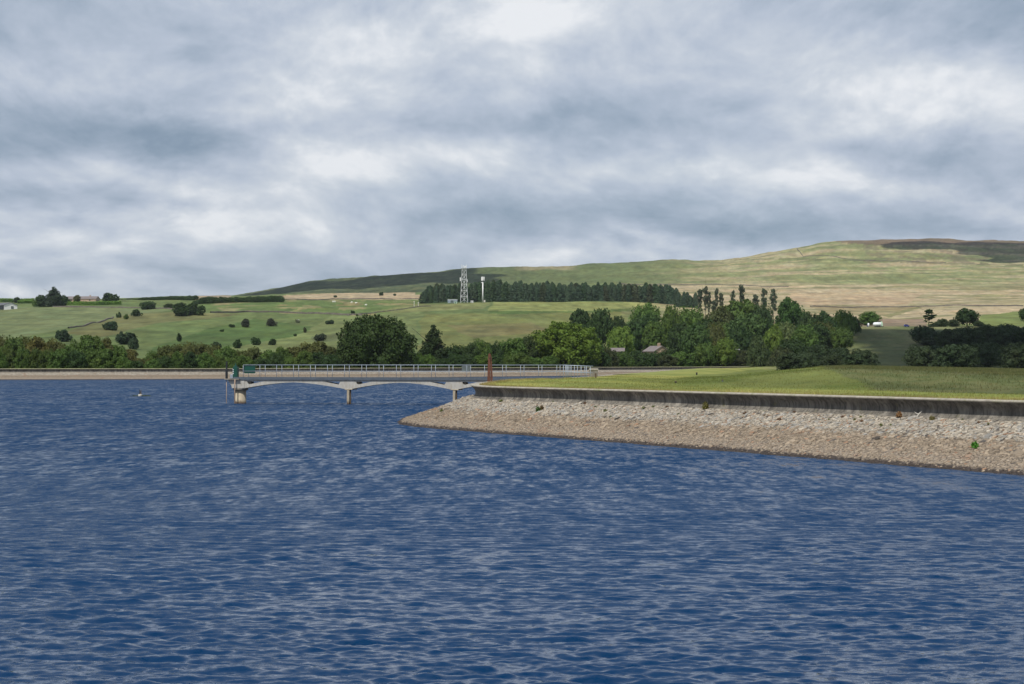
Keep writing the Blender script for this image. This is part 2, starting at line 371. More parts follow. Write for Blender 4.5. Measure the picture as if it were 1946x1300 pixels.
# ------------------------------------------------------------------ shoreline (top edge of the wave wall), from the near right round the corner, the bay, then the far dam
def PX(px, Y): return (px-CX)/F*Y
near_pts = [(62, -25), (45, 13.5), (30.5, 40), (18.5, 61.6), (14.4, 69.6), (9.1, 79.6), (6.0, 85.2), (2.6, 91.2), (0.2, 95.6), (-1.4, 99.3), (-2.05, 102.8), (-2.25, 106.5), (-2.0, 112), (-1.6, 120), (-0.5, 131), (1.5, 141), (3.9, 148), (7.6, 165), (11, 187), (18.2, 230), (27, 289), (44, 390)]
bay_pts = [(62, 460), (78, 505), (82, 520), (74, 522)]
far_px = [(1400, 506), (1300, 490), (1140, 462), (1000, 435), (800, 404), (600, 382), (400, 366), (200, 358), (0, 353), (-300, 348), (-900, 345)]
far_pts = [(PX(a, b), b) for a, b in far_px]+[(-330, 343)]
def catmull(P, step):
    P = np.array(P, float); out = []
    for i in range(len(P)-1):
        p0 = P[max(i-1, 0)]; p1 = P[i]; p2 = P[i+1]; p3 = P[min(i+2, len(P)-1)]
        L = np.linalg.norm(p2-p1); n = max(2, int(L/step))
        d1 = np.linalg.norm(p1-p0)+1e-9; d2 = L+1e-9; d3 = np.linalg.norm(p3-p2)+1e-9
        m1 = ((p2-p0)/(d1+d2))*d2 if i > 0 else (p2-p1); m2 = ((p3-p1)/(d2+d3))*d2 if i < len(P)-2 else (p2-p1)
        for k in range(n):
            t = k/n; out.append((2*t**3-3*t*t+1)*p1+(t**3-2*t*t+t)*m1+(-2*t**3+3*t*t)*p2+(t**3-t*t)*m2)
    out.append(P[-1]); return np.array(out)
near_path = catmull(near_pts, 0.5); near_path_c = catmull(near_pts, 4.0)
far_path = catmull(bay_pts+far_pts, 3.0); far_path_c = catmull(bay_pts+far_pts, 9.0)
shore = np.vstack([near_path_c, far_path_c])
poly_res = np.vstack([shore, [(-330, -60), (62, -60)]])
def inpoly(px, py, P):
    ins = np.zeros(px.shape, bool); n = len(P)
    for i in range(n):
        x1, y1 = P[i]; x2, y2 = P[(i+1) % n]
        if y1 == y2: continue
        c = ((y1 > py) != (y2 > py)) & (px < (x2-x1)*(py-y1)/(y2-y1)+x1); ins ^= c
    return ins
def segdist(X, Y, P):
    dmin = np.full(X.shape, 1e9)
    for i in range(len(P)-1):
        ax, ay = P[i]; bx, by = P[i+1]; ex, ey = bx-ax, by-ay; L = ex*ex+ey*ey
        if L < 1e-9: continue
        t = np.clip(((X-ax)*ex+(Y-ay)*ey)/L, 0, 1); dd = (X-ax-t*ex)**2+(Y-ay-t*ey)**2
        np.minimum(dmin, dd, out=dmin)
    return np.sqrt(dmin)
def sdist(X, Y):           # >0 on land
    dd = segdist(X, Y, shore); ins = inpoly(X, Y, poly_res)
    return np.where(ins, -dd, dd)

# ------------------------------------------------------------------ terrain: hill profile stations
GP = np.arange(-4200, 6200, 5.0)
def curve(dct, sm=12):
    k = sorted(dct); v = np.interp(GP, k, [dct[q] for q in k])
    s = int(sm/5*3)+1; g = np.exp(-0.5*(np.arange(-s, s+1)*5/sm)**2); g /= g.sum()
    return np.convolve(np.pad(v, s, mode='edge'), g, 'valid')
Ydam = curve({-900: 345, 0: 353, 200: 358, 400: 366, 600: 382, 800: 404, 1000: 435, 1140: 462, 1300: 490, 1400: 506, 1480: 505, 1600: 420, 1800: 330, 2500: 300}, 20)
ST = []   # (Y array, z array)
ST.append((Ydam+24, curve({0: -0.8, 1400: -0.5, 1560: 1.2, 3000: 1.2})))
ST.append((Ydam+80, curve({0: 1.0, 800: 1.0, 1400: 1.8, 1600: 1.4, 1800: 1.4, 3000: 1.4})))
def stn(Y, d, sm=12): yp = curve(d, sm); ST.append((np.full_like(GP, Y), EYE+(HZ-yp)/F*Y))
stn(630, {-1500: 650, 0: 655, 200: 655, 400: 662, 600: 668, 800: 668, 1000: 670, 1200: 680, 1400: 683, 1500: 676, 1560: 668, 1640: 662, 1800: 655, 1946: 648, 3000: 640})
stn(735, {-1500: 630, 0: 632, 200: 631, 400: 640, 500: 642, 600: 642, 650: 638, 800: 638, 1000: 640, 1200: 652, 1400: 655, 1480: 648, 1560: 626, 1600: 621, 1730: 620, 1800: 621, 1946: 619, 3000: 612})
stn(880, {-1500: 600, 0: 607, 200: 606, 400: 604, 500: 612, 600: 618, 700: 616, 800: 610, 1000: 608, 1200: 625, 1400: 632, 1500: 630, 1560: 620, 1700: 616, 1800: 612, 1946: 608, 3000: 600})
stn(1150, {-1500: 584, 0: 584, 200: 580, 400: 578, 500: 577, 600: 578, 700: 580, 800: 579, 900: 575, 1000: 575, 1200: 577, 1300: 582, 1400: 588, 1500: 592, 1600: 597, 1700: 597, 1800: 594, 1946: 592, 3000: 590}, 20)
stn(1500, {-1500: 574, -300: 576, 0: 574, 200: 569, 350: 564, 430: 563, 520: 566, 600: 569, 800: 569, 1000: 568, 1200: 568, 1400: 572, 1500: 574, 1700: 572, 1946: 570, 3000: 565})
stn(1950, {-1500: 590, -300: 590, 0: 588, 200: 578, 380: 569, 430: 567, 480: 564, 560: 560, 640: 557, 800: 554, 1000: 551, 1200: 548, 1400: 545, 1600: 545, 1946: 543, 3000: 540})
stn(2250, {-1500: 600, 0: 590, 380: 571, 430: 567, 480: 563, 560: 553, 640: 547, 800: 540, 1000: 534, 1200: 524, 1400: 518, 1600: 508, 1946: 505, 3000: 505})
stn(2650, {-1500: 610, 0: 600, 380: 575, 430: 568, 470: 560.5, 520: 552, 560: 545, 600: 536, 660: 530, 700: 527, 800: 519, 880: 514, 1000: 510.5, 1080: 508, 1200: 500, 1300: 496, 1370: 497, 1450: 484, 1520: 472, 1560: 461, 1600: 457, 1750: 455, 1946: 458, 2500: 465, 3500: 470}, 8)
stn(2950, {-1500: 640, 430: 600, 800: 545, 1000: 530, 1200: 515, 1400: 505, 1600: 470, 1946: 468, 3000: 480})
stn(4200, {-1500: 720, 430: 720, 3000: 720})
STY = np.array([a for a, b in ST]); STZ = np.array([b for a, b in ST]); NS = len(ST)
def hill_z(px, Y):
    gi = (px-GP[0])/5.0; i0 = np.clip(gi.astype(int), 0, len(GP)-2); f = np.clip(gi-i0, 0, 1)
    YY = STY[:, i0]*(1-f)+STY[:, i0+1]*f; ZZ = STZ[:, i0]*(1-f)+STZ[:, i0+1]*f
    out = ZZ[0].copy()
    sl = (ZZ[1:]-ZZ[:-1])/(YY[1:]-YY[:-1])
    tan = [sl[0]]
    for k in range(1, NS-1):
        a, b = sl[k-1], sl[k]; tan.append(np.where(a*b > 0, 2*a*b/(a+b+np.where(a+b == 0, 1e-9, 0)), 0.0))
    tan.append(sl[-1])
    for k in range(NS-1):
        h = YY[k+1]-YY[k]; t = (Y-YY[k])/h; m = (t >= 0) & (t <= 1)
        z = (2*t**3-3*t*t+1)*ZZ[k]+(t**3-2*t*t+t)*h*tan[k]+(-2*t**3+3*t*t)*ZZ[k+1]+(t**3-t*t)*h*tan[k+1]
        out = np.where(m, z, out)
    out = np.where(Y > YY[-1], ZZ[-1], out)
    return out
def land_z(px, Y, sd=None):
    px = np.asarray(px, float); Y = np.asarray(Y, float); X = PX(px, Y)
    if sd is None: sd = np.where(Y < 640, sdist(X, Y), 300.0)
    hz = hill_z(px, Y)
    hz = hz+(fbm(X/60, Y/60, 4, 3)-0.5)*np.interp(Y, [350, 600, 1500, 2600], [0.6, 2.6, 5, 9])*ss(380, 520, Y)
    # the far dam: level crest 5 m wide, then the outer slope
    hz = 2.24+(hz-2.24)*ss(4.5, 24, sd)
    # the promontory: crest strip, then a low bank
    A = np.interp(px, [1100, 1250, 1400, 1560, 1946, 3000], [0.12, 0.30, 0.85, 1.08, 0.66, 0.62])
    pz = 2.24+0.2*ss(0.8, 7, sd)*ss(86, 125, Y)*(1-ss(1150, 1300, px))+A*ss(9.5, 26, sd)+(fbm(X/7, Y/7, 3, 9)-0.5)*0.10*ss(1, 8, sd)
    hz2 = hz
    wgt = ss(175, 300, Y)
    z = np.where(Y < 175, pz, pz*(1-wgt)+hz2*wgt)
    fy = ss(190, 330, Y); lo = 0.03+0.5*fy; hi = 0.17+3.2*fy
    return z-4.5*(1-ss(lo, hi, sd))
def ground_at(px, yp):
    Ys = np.concatenate([np.arange(330, 1600, 4), np.arange(1600, 2700, 10)]).astype(float); P = np.full_like(Ys, px)
    z = land_z(P, Ys); y = HZ-(z-EYE)*F/Ys; m = np.where(y <= yp)[0]
    i = m[0] if len(m) else len(Ys)-1
    return float(Ys[i]), float(z[i])

# ------------------------------------------------------------------ albedo of the hills (fields, bracken, heath)
def pmask(px, yp, poly, soft=0): return inpoly(px, yp, poly)
def hill_cols(px, Y, z):
    yp = HZ-(z-EYE)*F/Y; X = PX(px, Y)
    j1 = (fbm(X/25, Y/50, 3, 21)-0.5)*22; j2 = (fbm(X/25, Y/50, 3, 31)-0.5)*5
    qx = px+j1; qy = yp+j2
    c = np.empty(px.shape+(3,)); c[:] = (0.125, 0.178, 0.062)
    def setc(m, col, a=1.0):
        m = m.astype(float)*a; c[:] = c*(1-m[..., None])+np.array(col)*m[..., None]
    streak = fbm(X/90, Y/22, 4, 51); patch = fbm(X/14, Y/30, 4, 61); broad = fbm(X/160, Y/90, 3, 71)
    setc(inpoly(qx, qy, [(-2000, 583), (130, 583), (330, 588), (255, 600), (130, 624), (0, 646), (-2000, 650)]), (0.150, 0.195, 0.085))
    setc(inpoly(qx, qy, [(120, 632), (240, 598), (330, 592), (460, 598), (300, 615), (190, 640)]), (0.145, 0.150, 0.062), 0.8)
    setc(inpoly(qx, qy, [(390, 628), (480, 605), (600, 622), (570, 638), (480, 662), (300, 700), (270, 700), (290, 660)]), (0.085, 0.145, 0.042))
    setc(inpoly(qx, qy, [(640, 596), (700, 592), (800, 585), (790, 640), (640, 690), (380, 700), (410, 668), (560, 640)]), (0.150, 0.198, 0.072))
    setc(inpoly(qx, qy, [(590, 640), (690, 625), (690, 645), (600, 650)]), (0.085, 0.11, 0.05), 0.7)
    setc(inpoly(qx, qy, [(380, 569), (800, 569), (790, 590), (680, 601), (430, 594), (330, 590)]), (0.122, 0.185, 0.058))
    setc(inpoly(qx, qy, [(380, 569), (800, 569), (790, 590), (680, 601), (430, 594)]) & (patch > 0.56), (0.27, 0.24, 0.12), 0.7)
    setc(inpoly(px, yp+j2*0.3, [(525, 562), (640, 557), (820, 554), (820, 569.5), (540, 569.5), (500, 566)]), (0.40, 0.34, 0.21))
    setc(inpoly(px, yp+j2*0.3, [(360, 562), (440, 562), (440, 572), (365, 570)]), (0.40, 0.33, 0.24), 0.8)
    setc(inpoly(qx, qy, [(790, 577), (930, 576), (920, 588), (700, 594)]), (0.185, 0.215, 0.082))
    setc(inpoly(qx, yp+j2*0.4, [(935, 574), (1270, 574), (1240, 586), (1090, 592), (930, 590)]), (0.215, 0.255, 0.085))
    setc(inpoly(qx, yp+j2*0.4, [(930, 590), (1090, 592), (1200, 586), (1200, 594), (930, 597)]), (0.090, 0.145, 0.040))
    setc(inpoly(qx, qy, [(800, 596), (1200, 594), (1150, 700), (800, 700)]), (0.150, 0.180, 0.060))
    setc(inpoly(qx, qy, [(840, 618), (1010, 612), (1060, 630), (900, 642)]), (0.165, 0.160, 0.068), 0.8)
    # far hill
    m = (Y > 1950)
    setc(m, (0.075, 0.105, 0.048)); setc(m & (patch > 0.52), (0.115, 0.14, 0.062), 0.7)
    setc((yp < 560)*(px >= 790)*(Y > 1300)*(Y <= 1950), (0.112, 0.160, 0.058))
    setc((Y > 1950)*ss(760, 1040, px+j1*4), (0.112, 0.155, 0.058))
    setc((Y > 2300)*ss(970, 1010, px+j1)*ss(1110, 1070, px+j1)*ss(515, 511, qy), (0.30, 0.28, 0.16), 0.75)
    g = ss(1180, 1480, px+j1*3)
    setc((yp < 562)*(Y > 1300)*(px > 1100)*g, (0.235, 0.270, 0.125))
    m2 = (yp < 562) & (px > 1100) & (Y > 1300)
    setc(m2*ss(0.50, 0.62, streak)*g, (0.33, 0.31, 0.19), 0.8)
    setc(m2*ss(0.50, 0.40, streak), (0.13, 0.175, 0.07), 0.65)
    # pale heath bands
    m = (px > 1180) & (qy > 538) & (yp < 624) & (Y > 840)
    hb = ss(536, 546, yp+j2)*(px > 1180)*(Y > 840)
    setc(hb*ss(1190, 1330, px), (0.275, 0.275, 0.155))
    setc(hb*ss(0.47, 0.58, streak)*ss(1200, 1300, px), (0.39, 0.355, 0.225), 0.8)
    setc(hb*ss(0.46, 0.36, streak), (0.17, 0.19, 0.085), 0.75)
    m3 = inpoly(qx, qy, [(1500, 556), (1760, 556), (1720, 582), (1500, 578)])
    setc(m3, (0.38, 0.325, 0.205), 0.7)
    setc(inpoly(qx, qy, [(1540, 580), (1740, 584), (1690, 600), (1560, 596)]), (0.21, 0.20, 0.10), 0.7)
    setc(inpoly(qx, yp, [(1680, 600), (1745, 582), (1752, 585), (1690, 604)]), (0.15, 0.17, 0.07), 0.8)
    setc(inpoly(qx, qy, [(1620, 606), (1760, 606), (1760, 622), (1600, 622)]), (0.20, 0.165, 0.12), 0.8)
    setc(inpoly(qx, qy, [(1860, 600), (1946, 590), (2200, 585), (2200, 620), (1860, 620)]), (0.135, 0.19, 0.06))
    setc(inpoly(px, yp, [(1370, 493.5), (1500, 490.5), (1640, 493), (1800, 499), (1946, 503), (1946, 505), (1800, 502), (1640, 496), (1500, 492.5)]), (0.10, 0.125, 0.055), 0.7)
    setc(inpoly(px, yp+j2*0.6, [(1560, 452), (2300, 450), (2300, 466), (1760, 464), (1680, 466), (1600, 461)]), (0.13, 0.105, 0.075), 0.8)
    setc((yp < 500)*(px > 1640)*(Y > 2000)*ss(0.50, 0.60, patch), (0.12, 0.10, 0.07), 0.55)
    # dark meadow right
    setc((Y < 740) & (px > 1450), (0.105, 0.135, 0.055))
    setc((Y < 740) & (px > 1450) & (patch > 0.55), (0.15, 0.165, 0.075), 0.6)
    tuft = fbm(X/5, Y/22, 4, 101); k = (0.78+0.44*patch)*(0.60+0.80*tuft); c *= k[..., None]
    c[..., 0] *= 0.92+0.16*fbm(X/18, Y/60, 3, 111)
    k = 0.9+0.2*broad; c *= k[..., None]
    c *= (0.80+0.12*ss(900, 1400, px))[..., None]; c[..., 1] *= 0.955; c[..., 0] *= 1+0.06*ss(900, 1400, px)
    # mowing lines on the field below the plantation
    mm = inpoly(px, yp, [(935, 575), (1260, 575), (1200, 590), (930, 590)]); c *= (1+mm*0.10*np.sin(Y*0.5+X*0.02))[..., None]
    return c
def lawn_cols(px, Y, z, sd):
    X = PX(px, Y); yp = HZ-(z-EYE)*F/Y
    n = fbm(X/1.2, Y/2.2, 4, 81); n2 = fbm(X/6, Y/12, 3, 91)
    c = np.empty(px.shape+(3,)); c[:] = (0.275, 0.290, 0.085)
    def setc(m, col, a=1.0):
        m = m.astype(float)*a; c[:] = c*(1-m[..., None])+np.array(col)*m[..., None]
    setc(ss(0.42, 0.60, n2), (0.165, 0.205, 0.05), 0.75)
    bank = ss(9.0, 10.5, sd+(n-0.5)*2)*ss(1150, 1330, px)
    setc(bank, (0.115, 0.150, 0.035)); setc(bank*ss(0.48, 0.60, n2), (0.16, 0.185, 0.055), 0.7)
    longg = bank*ss(-8, 8, px+(n-0.5)*60-(1560+(yp-696)*2.3))*(Y < 480)
    setc(longg, (0.095, 0.118, 0.042)); setc(longg*ss(0.45, 0.6, n), (0.13, 0.135, 0.058), 0.6)
    setc(ss(1.1, 0.5, sd+(n-0.5)*0.8), (0.27, 0.23, 0.10), 0.8)
    c *= ((0.80+0.40*n)*(0.90+0.10*np.sin((X*0.6+Y*0.22)*1.1+3*n2)))[..., None]*np.array([0.96, 0.96, 0.98])
    return c

# polar height-field grid round the viewpoint
cols_px = np.concatenate([np.arange(-4000, -300, 60), np.arange(-300, -20, 10), np.arange(-20, 1980, 2.0), np.arange(1980, 2300, 10), np.arange(2300, 6000, 60)]).astype(float)
def terrain(name, rows, keep, colf, material, kind='structure'):
    PXg, Yg = np.meshgrid(cols_px, rows); X = PX(PXg, Yg)
    sd = np.full(X.shape, 300.0); m = Yg < 640; sd[m] = sdist(X[m], Yg[m])
    Z = land_z(PXg, Yg, sd)
    Cc = lawn_cols(PXg, Yg, Z, sd)
    if colf is hill_cols:
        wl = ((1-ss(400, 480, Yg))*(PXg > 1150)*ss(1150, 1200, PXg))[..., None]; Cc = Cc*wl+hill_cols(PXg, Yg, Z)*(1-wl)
    nr, nc = X.shape; idx = np.arange(nr*nc).reshape(nr, nc)
    K = keep(PXg, Yg, sd)
    fk = K[:-1, :-1] | K[1:, :-1] | K[:-1, 1:] | K[1:, 1:]
    Fq = np.stack([idx[:-1, :-1], idx[:-1, 1:], idx[1:, 1:], idx[1:, :-1]], -1)[fk]
    used = np.unique(Fq); remap = np.zeros(nr*nc, np.int32); remap[used] = np.arange(len(used))
    V = np.stack([X, Yg, Z], -1).reshape(-1, 3)[used]
    o = obj(name, np_mesh(name, V, remap[Fq], material, Cc.reshape(-1, 3)[used])); tag(o, kind=kind); return o
rows_l = np.concatenate([np.arange(4, 50, 2.0), np.arange(50, 150, 0.28), np.arange(150, 330, 1.2)])
rows_h = np.concatenate([np.arange(328.8, 560, 1.6), 560*np.exp(np.arange(0, math.log(4200/560), 0.0058))])
terrain('lawn', rows_l, lambda p, Y, sd: sd > -0.15, lawn_cols, M['lawn'])
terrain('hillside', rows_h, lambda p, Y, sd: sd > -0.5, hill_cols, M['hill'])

# ------------------------------------------------------------------ reservoir water: wind waves as real geometry near by
def make_water():
    cpx = np.concatenate([np.arange(-9000, -60, 220), np.arange(-60, 2010, 3.0), np.arange(2010, 11000, 220)])
    rows = [3.0]
    while rows[-1] < 640: rows.append(rows[-1]+min(6.0, max(0.03, rows[-1]**2/(1706*EYE)*0.42)) if rows[-1] > 15 else rows[-1]+1.0)
    rows = np.array(rows)
    Pg, Yg = np.meshgrid(cpx, rows); X = PX(Pg, Yg)
    dY = np.gradient(rows)[:, None]; Z = np.zeros_like(X); r = np.random.default_rng(3)
    mod = 0.55+0.9*fbm(X/5+9, Yg/3, 3, 5)
    for i in range(80):
        lam = 0.10*(0.85/0.10)**(r.random()**1.1); ang = r.normal(0.06, 0.36); k = 2*math.pi/lam
        a = 0.0044*lam**0.76*(0.6+0.8*r.random()); ph = r.random()*6.283
        fade = np.clip((lam/dY-3)/3, 0, 1)
        q = np.sin(k*(X*math.sin(ang)+Yg*math.cos(ang))+ph+3.5*vnoise(X/(lam*3.5+0.5), Yg/(lam*5+0.5), i))
        Z += a*fade*(q+0.25*q*q)
    Z *= mod*(np.abs(Pg-973) < 1060)
    nr, nc = X.shape; idx = np.arange(nr*nc).reshape(nr, nc)
    Fq = np.stack([idx[:-1, :-1], idx[:-1, 1:], idx[1:, 1:], idx[1:, :-1]], -1).reshape(-1, 4)
    V = np.stack([X, Yg, Z], -1).reshape(-1, 3)
    o = obj('water', np_mesh('water', V, Fq, M['water'])); tag(o, kind='structure')
make_water()

# ------------------------------------------------------------------ swept things along the shore: beach, wave walls
def frame(P):
    T = np.gradient(P, axis=0); T /= np.linalg.norm(T, axis=1)[:, None]+1e-9
    return T, np.stack([-T[:, 1], T[:, 0]], 1)
def sweep(P, prof):
    T, N = frame(P); n = len(P); m = len(prof); V = np.zeros((n, m, 3))
    for j, (u, z) in enumerate(prof): V[:, j, :2] = P+N*u; V[:, j, 2] = z
    idx = np.arange(n*m).reshape(n, m)
    return V, np.stack([idx[:-1, :-1], idx[1:, :-1], idx[1:, 1:], idx[:-1, 1:]], -1).reshape(-1, 4)
def resample(P, step):
    L = np.concatenate([[0], np.cumsum(np.linalg.norm(np.diff(P, axis=0), axis=1))]); s = np.arange(0, L[-1], step)
    return np.stack([np.interp(s, L, P[:, 0]), np.interp(s, L, P[:, 1])], 1)
def beach_z(u):        # height of the stone slope at distance u out from the wall top
    return np.interp(u, [0.2, 0.45, 1.4, 1.9, 2.05, 4.8, 8.0], [1.52, 1.50, 1.14, 0.98, 0.90, 0.0, -1.1])
def beach(name, P, us, rough):
    V, Fq = sweep(P, [(u, float(beach_z(u))) for u in us])
    x, y = V[..., 0], V[..., 1]
    dz = (fbm(x/0.45, y/0.45, 3, 41)-0.5)*rough+(fbm(x/2.5, y/2.5, 3, 43)-0.5)*rough*1.4
    V[..., 2] += dz*ss(0.3, 0.8, np.array(us))[None, :]
    o = obj(name, np_mesh(name, V.reshape(-1, 3), Fq, M['beach'])); tag(o, kind='structure')
nb = near_path[(near_path[:, 1] > 20) & (near_path[:, 1] < 200)]
beach('stone_beach', resample(nb, 0.14), np.linspace(0.2, 7.5, 60), 0.13)
beach('stone_beach', resample(near_path[near_path[:, 1] >= 199], 2.0), np.linspace(0.2, 7.5, 16), 0.13)
beach('stone_beach', resample(far_path, 0.8), np.linspace(0.2, 7.5, 24), 0.16)

prof_w = [(0.27, 2.175), (0.235, 2.13), (0.16, 2.07), (0.08, 1.98), (0.03, 1.86), (0.02, 1.74), (0.06, 1.64), (0.16, 1.55), (0.33, 1.49), (0.40, 1.44), (0.40, 1.2)]
prof_c = [(-0.22, 2.17), (-0.22, 2.262), (-0.19, 2.272), (0.25, 2.272), (0.31, 2.255), (0.325, 2.22), (0.31, 2.185), (0.27, 2.175)]
def wavewall(P, label, group):
    root = empty('wave_wall', (float(P[0, 0]), float(P[0, 1]), 1.4), label, 'wall', group)
    inv = Vector((-float(P[0, 0]), -float(P[0, 1]), -1.4))
    for nm, pr, m in (('wall_face', prof_w, M['wall']), ('coping', prof_c, M['coping'])):
        V, Fq = sweep(P, pr); V = V.reshape(-1, 3)+np.array(inv); obj(nm, np_mesh(nm, V, Fq, m), root)
wavewall(resample(near_path, 0.5), 'dark stained concrete wave wall with curved lip round the grassy promontory', None)
wavewall(resample(far_path, 2.5), 'long thin dark wave wall along the crest of the far dam', None)

def verge(P, us):
    V, Fq = sweep(P, [(u, z) for u, z in us]); V = V.reshape(-1, 3); V[:, 2] += (fbm(V[:, 0]/1.5, V[:, 1]/1.5, 3, 77)-0.5)*0.08
    c = np.array((0.20, 0.225, 0.07))*(0.75+0.5*fbm(V[:, 0]/3, V[:, 1]/3, 3, 78))[:, None]
    o = obj('grass_verge', np_mesh('grass_verge', V, Fq, M['lawn'], c)); tag(o, kind='structure')
verge(resample(far_path, 2.0), [(-0.1, 2.20), (-0.3, 2.30), (-1.5, 2.31), (-3.2, 2.29), (-5.0, 2.15)])
verge(resample(near_path[near_path[:, 1] > 185], 1.0), [(-0.1, 2.20), (-0.3, 2.29), (-1.5, 2.31), (-3.2, 2.29), (-5.0, 2.15)])
# stones bedded in the near slope
def stones():
    P = resample(near_path[(near_path[:, 1] > 44) & (near_path[:, 1] < 112)], 0.1); T, N = frame(P); n = 30000
    i = rng.integers(0, len(P), n); u = rng.uniform(0.45, 5.1, n)
    x = P[i, 0]+N[i, 0]*u; y = P[i, 1]+N[i, 1]*u
    z = beach_z(u)+(fbm(x/0.45, y/0.45, 3, 41)-0.5)*0.13+(fbm(x/2.5, y/2.5, 3, 43)-0.5)*0.18
    zone = z+rng.normal(0, 0.08, n)
    big = zone > 0.92
    s = np.where(big, rng.uniform(0.025, 0.078, n), rng.uniform(0.016, 0.05, n)); s = np.where((zone > 0.5) & (zone < 0.92) & (rng.random(n) < 0.25), s*2.1, s); s *= np.where(rng.random(n) < 0.03, 1.7, 1)
    cube = np.array([(-1,-1,-1),(1,-1,-1),(1,1,-1),(-1,1,-1),(-1,-1,1),(1,-1,1),(1,1,1),(-1,1,1)], float)
    V = np.repeat(cube[None], n, 0)*(1+rng.uniform(-0.35, 0.2, (n, 8, 3)))
    V[:, 4:, :2] *= 0.78
    V *= np.stack([s*rng.uniform(0.8, 1.7, n), s*rng.uniform(0.7, 1.2, n), s*rng.uniform(0.22, 0.42, n)], 1)[:, None, :]
    a = rng.uniform(0, 6.28, n); ca, sa = np.cos(a)[:, None], np.sin(a)[:, None]
    vx = V[..., 0]*ca-V[..., 1]*sa; vy = V[..., 0]*sa+V[..., 1]*ca
    tx, ty = rng.normal(0, 0.13, n)[:, None], rng.normal(0, 0.13, n)[:, None]
    nx, ny = N[i, 0][:, None], N[i, 1][:, None]
    vz = V[..., 2]+vx*tx+vy*ty-(vx*nx+vy*ny)*0.33
    W = np.stack([vx+x[:, None], vy+y[:, None], vz+z[:, None]+0.02*s[:, None]], -1).reshape(-1, 3)
    fc = np.array([(0,3,2,1),(4,5,6,7),(0,1,5,4),(1,2,6,5),(2,3,7,6),(3,0,4,7)])
    Fq = (fc[None]+8*np.arange(n)[:, None, None]).reshape(-1, 4)
    base = np.where(big[:, None], np.array([(0.36, 0.315, 0.25)]), np.array([(0.29, 0.23, 0.165)]))
    k = rng.random(n)[:, None]
    base = np.where((k < 0.30) & big[:, None], np.array([(0.31, 0.295, 0.265)]), base); base = np.where((k > 0.95), np.array([(0.30, 0.18, 0.11)]), base)
    base = np.where(rng.random((n, 1)) < 0.06, np.array([(0.11, 0.095, 0.08)]), base)
    base = base*rng.uniform(0.6, 1.2, n)[:, None]; base = np.where((z < rng.uniform(0.03, 0.17, n))[:, None], np.array([(0.05, 0.037, 0.03)]), base)
    o = obj('pitching_stones', np_mesh('pitching_stones', W, Fq, M['stone'], np.repeat(base, 8, 0), smooth=False))
    tag(o, 'loose tan and grey stones covering the slope below the near wall', 'stones', kind='stuff')
stones()

# grass blades: ragged lawn edge behind the coping, long seeding grass on the bank
def blades(name, n, pick, hgt, wid, colA, colB, label):
    px, Y, sd = pick(n); X = PX(px, Y); z = land_z(px, Y, sd); n = len(px)
    h = rng.uniform(*hgt, n)*(0.7+0.6*fbm(X/2, Y/2, 2, 7)); a = rng.uniform(0, 6.28, n); wd = rng.uniform(*wid, n)
    lx, ly = rng.normal(0, 0.25, n)*h, rng.normal(0, 0.25, n)*h
    ax, ay = np.cos(a)*wd, np.sin(a)*wd
    V = np.stack([np.stack([X-ax, Y-ay, z-0.03], 1), np.stack([X+ax, Y+ay, z-0.03], 1), np.stack([X+lx, Y+ly, z+h], 1)], 1).reshape(-1, 3)
    c = lawn_cols(px[None], Y[None], z[None], sd[None])[0]*rng.uniform(0.85, 1.2, n)[:, None]*(np.array([1, 1, 1])+rng.random((n, 1))*np.array([[0.25, 0.05, 0.1]]))
    o = obj(name, np_mesh(name, V, np.arange(3*n).reshape(-1, 3), M['blade'], np.repeat(c, 3, 0), smooth=False)); tag(o, label, 'grass', kind='stuff')
def pick_long(n):
    px = rng.uniform(1500, 2100, n); Y = 80+130*rng.random(n)**0.8; sd = sdist(PX(px, Y), Y); z = land_z(px, Y, sd); yp = HZ-(z-EYE)*F/Y
    m = (sd > 9.8) & (px+rng.normal(0, 14, len(px)) > 1562+(yp-696)*2.3); return px[m], Y[m], sd[m]
blades('long_grass', 60000, pick_long, (0.05, 0.15), (0.012, 0.03), (0.075, 0.10, 0.03), (0.19, 0.17, 0.08), 'long seeding grass on the bank behind the mown strip')
def pick_edge(n):
    P = resample(near_path[(near_path[:, 1] > 46) & (near_path[:, 1] < 150)], 0.05); T, N = frame(P); i = rng.integers(0, len(P), n); u = -rng.uniform(0.2, 1.0, n)
    X = P[i, 0]+N[i, 0]*u; Y = P[i, 1]+N[i, 1]*u; px = X/Y*F+CX; return px, Y, -u
blades('lawn_edge_grass', 16000, pick_edge, (0.05, 0.16), (0.006, 0.016), (0.17, 0.21, 0.05), (0.33, 0.30, 0.11), 'ragged grass fringe growing over the coping of the near wall')
def pick_lawn(n):
    px = rng.uniform(900, 2050, n); Y = 58+110*rng.random(n); sd = sdist(PX(px, Y), Y); m = (sd > 0.8) & ((sd < 9.8) | (px < 1562+(HZ-(land_z(px, Y, sd)-EYE)*F/Y-696)*2.3)); return px[m], Y[m], sd[m]
blades('lawn_grass', 70000, pick_lawn, (0.03, 0.09), (0.012, 0.03), (0.15, 0.19, 0.04), (0.31, 0.31, 0.10), 'short mown grass on top of the promontory')

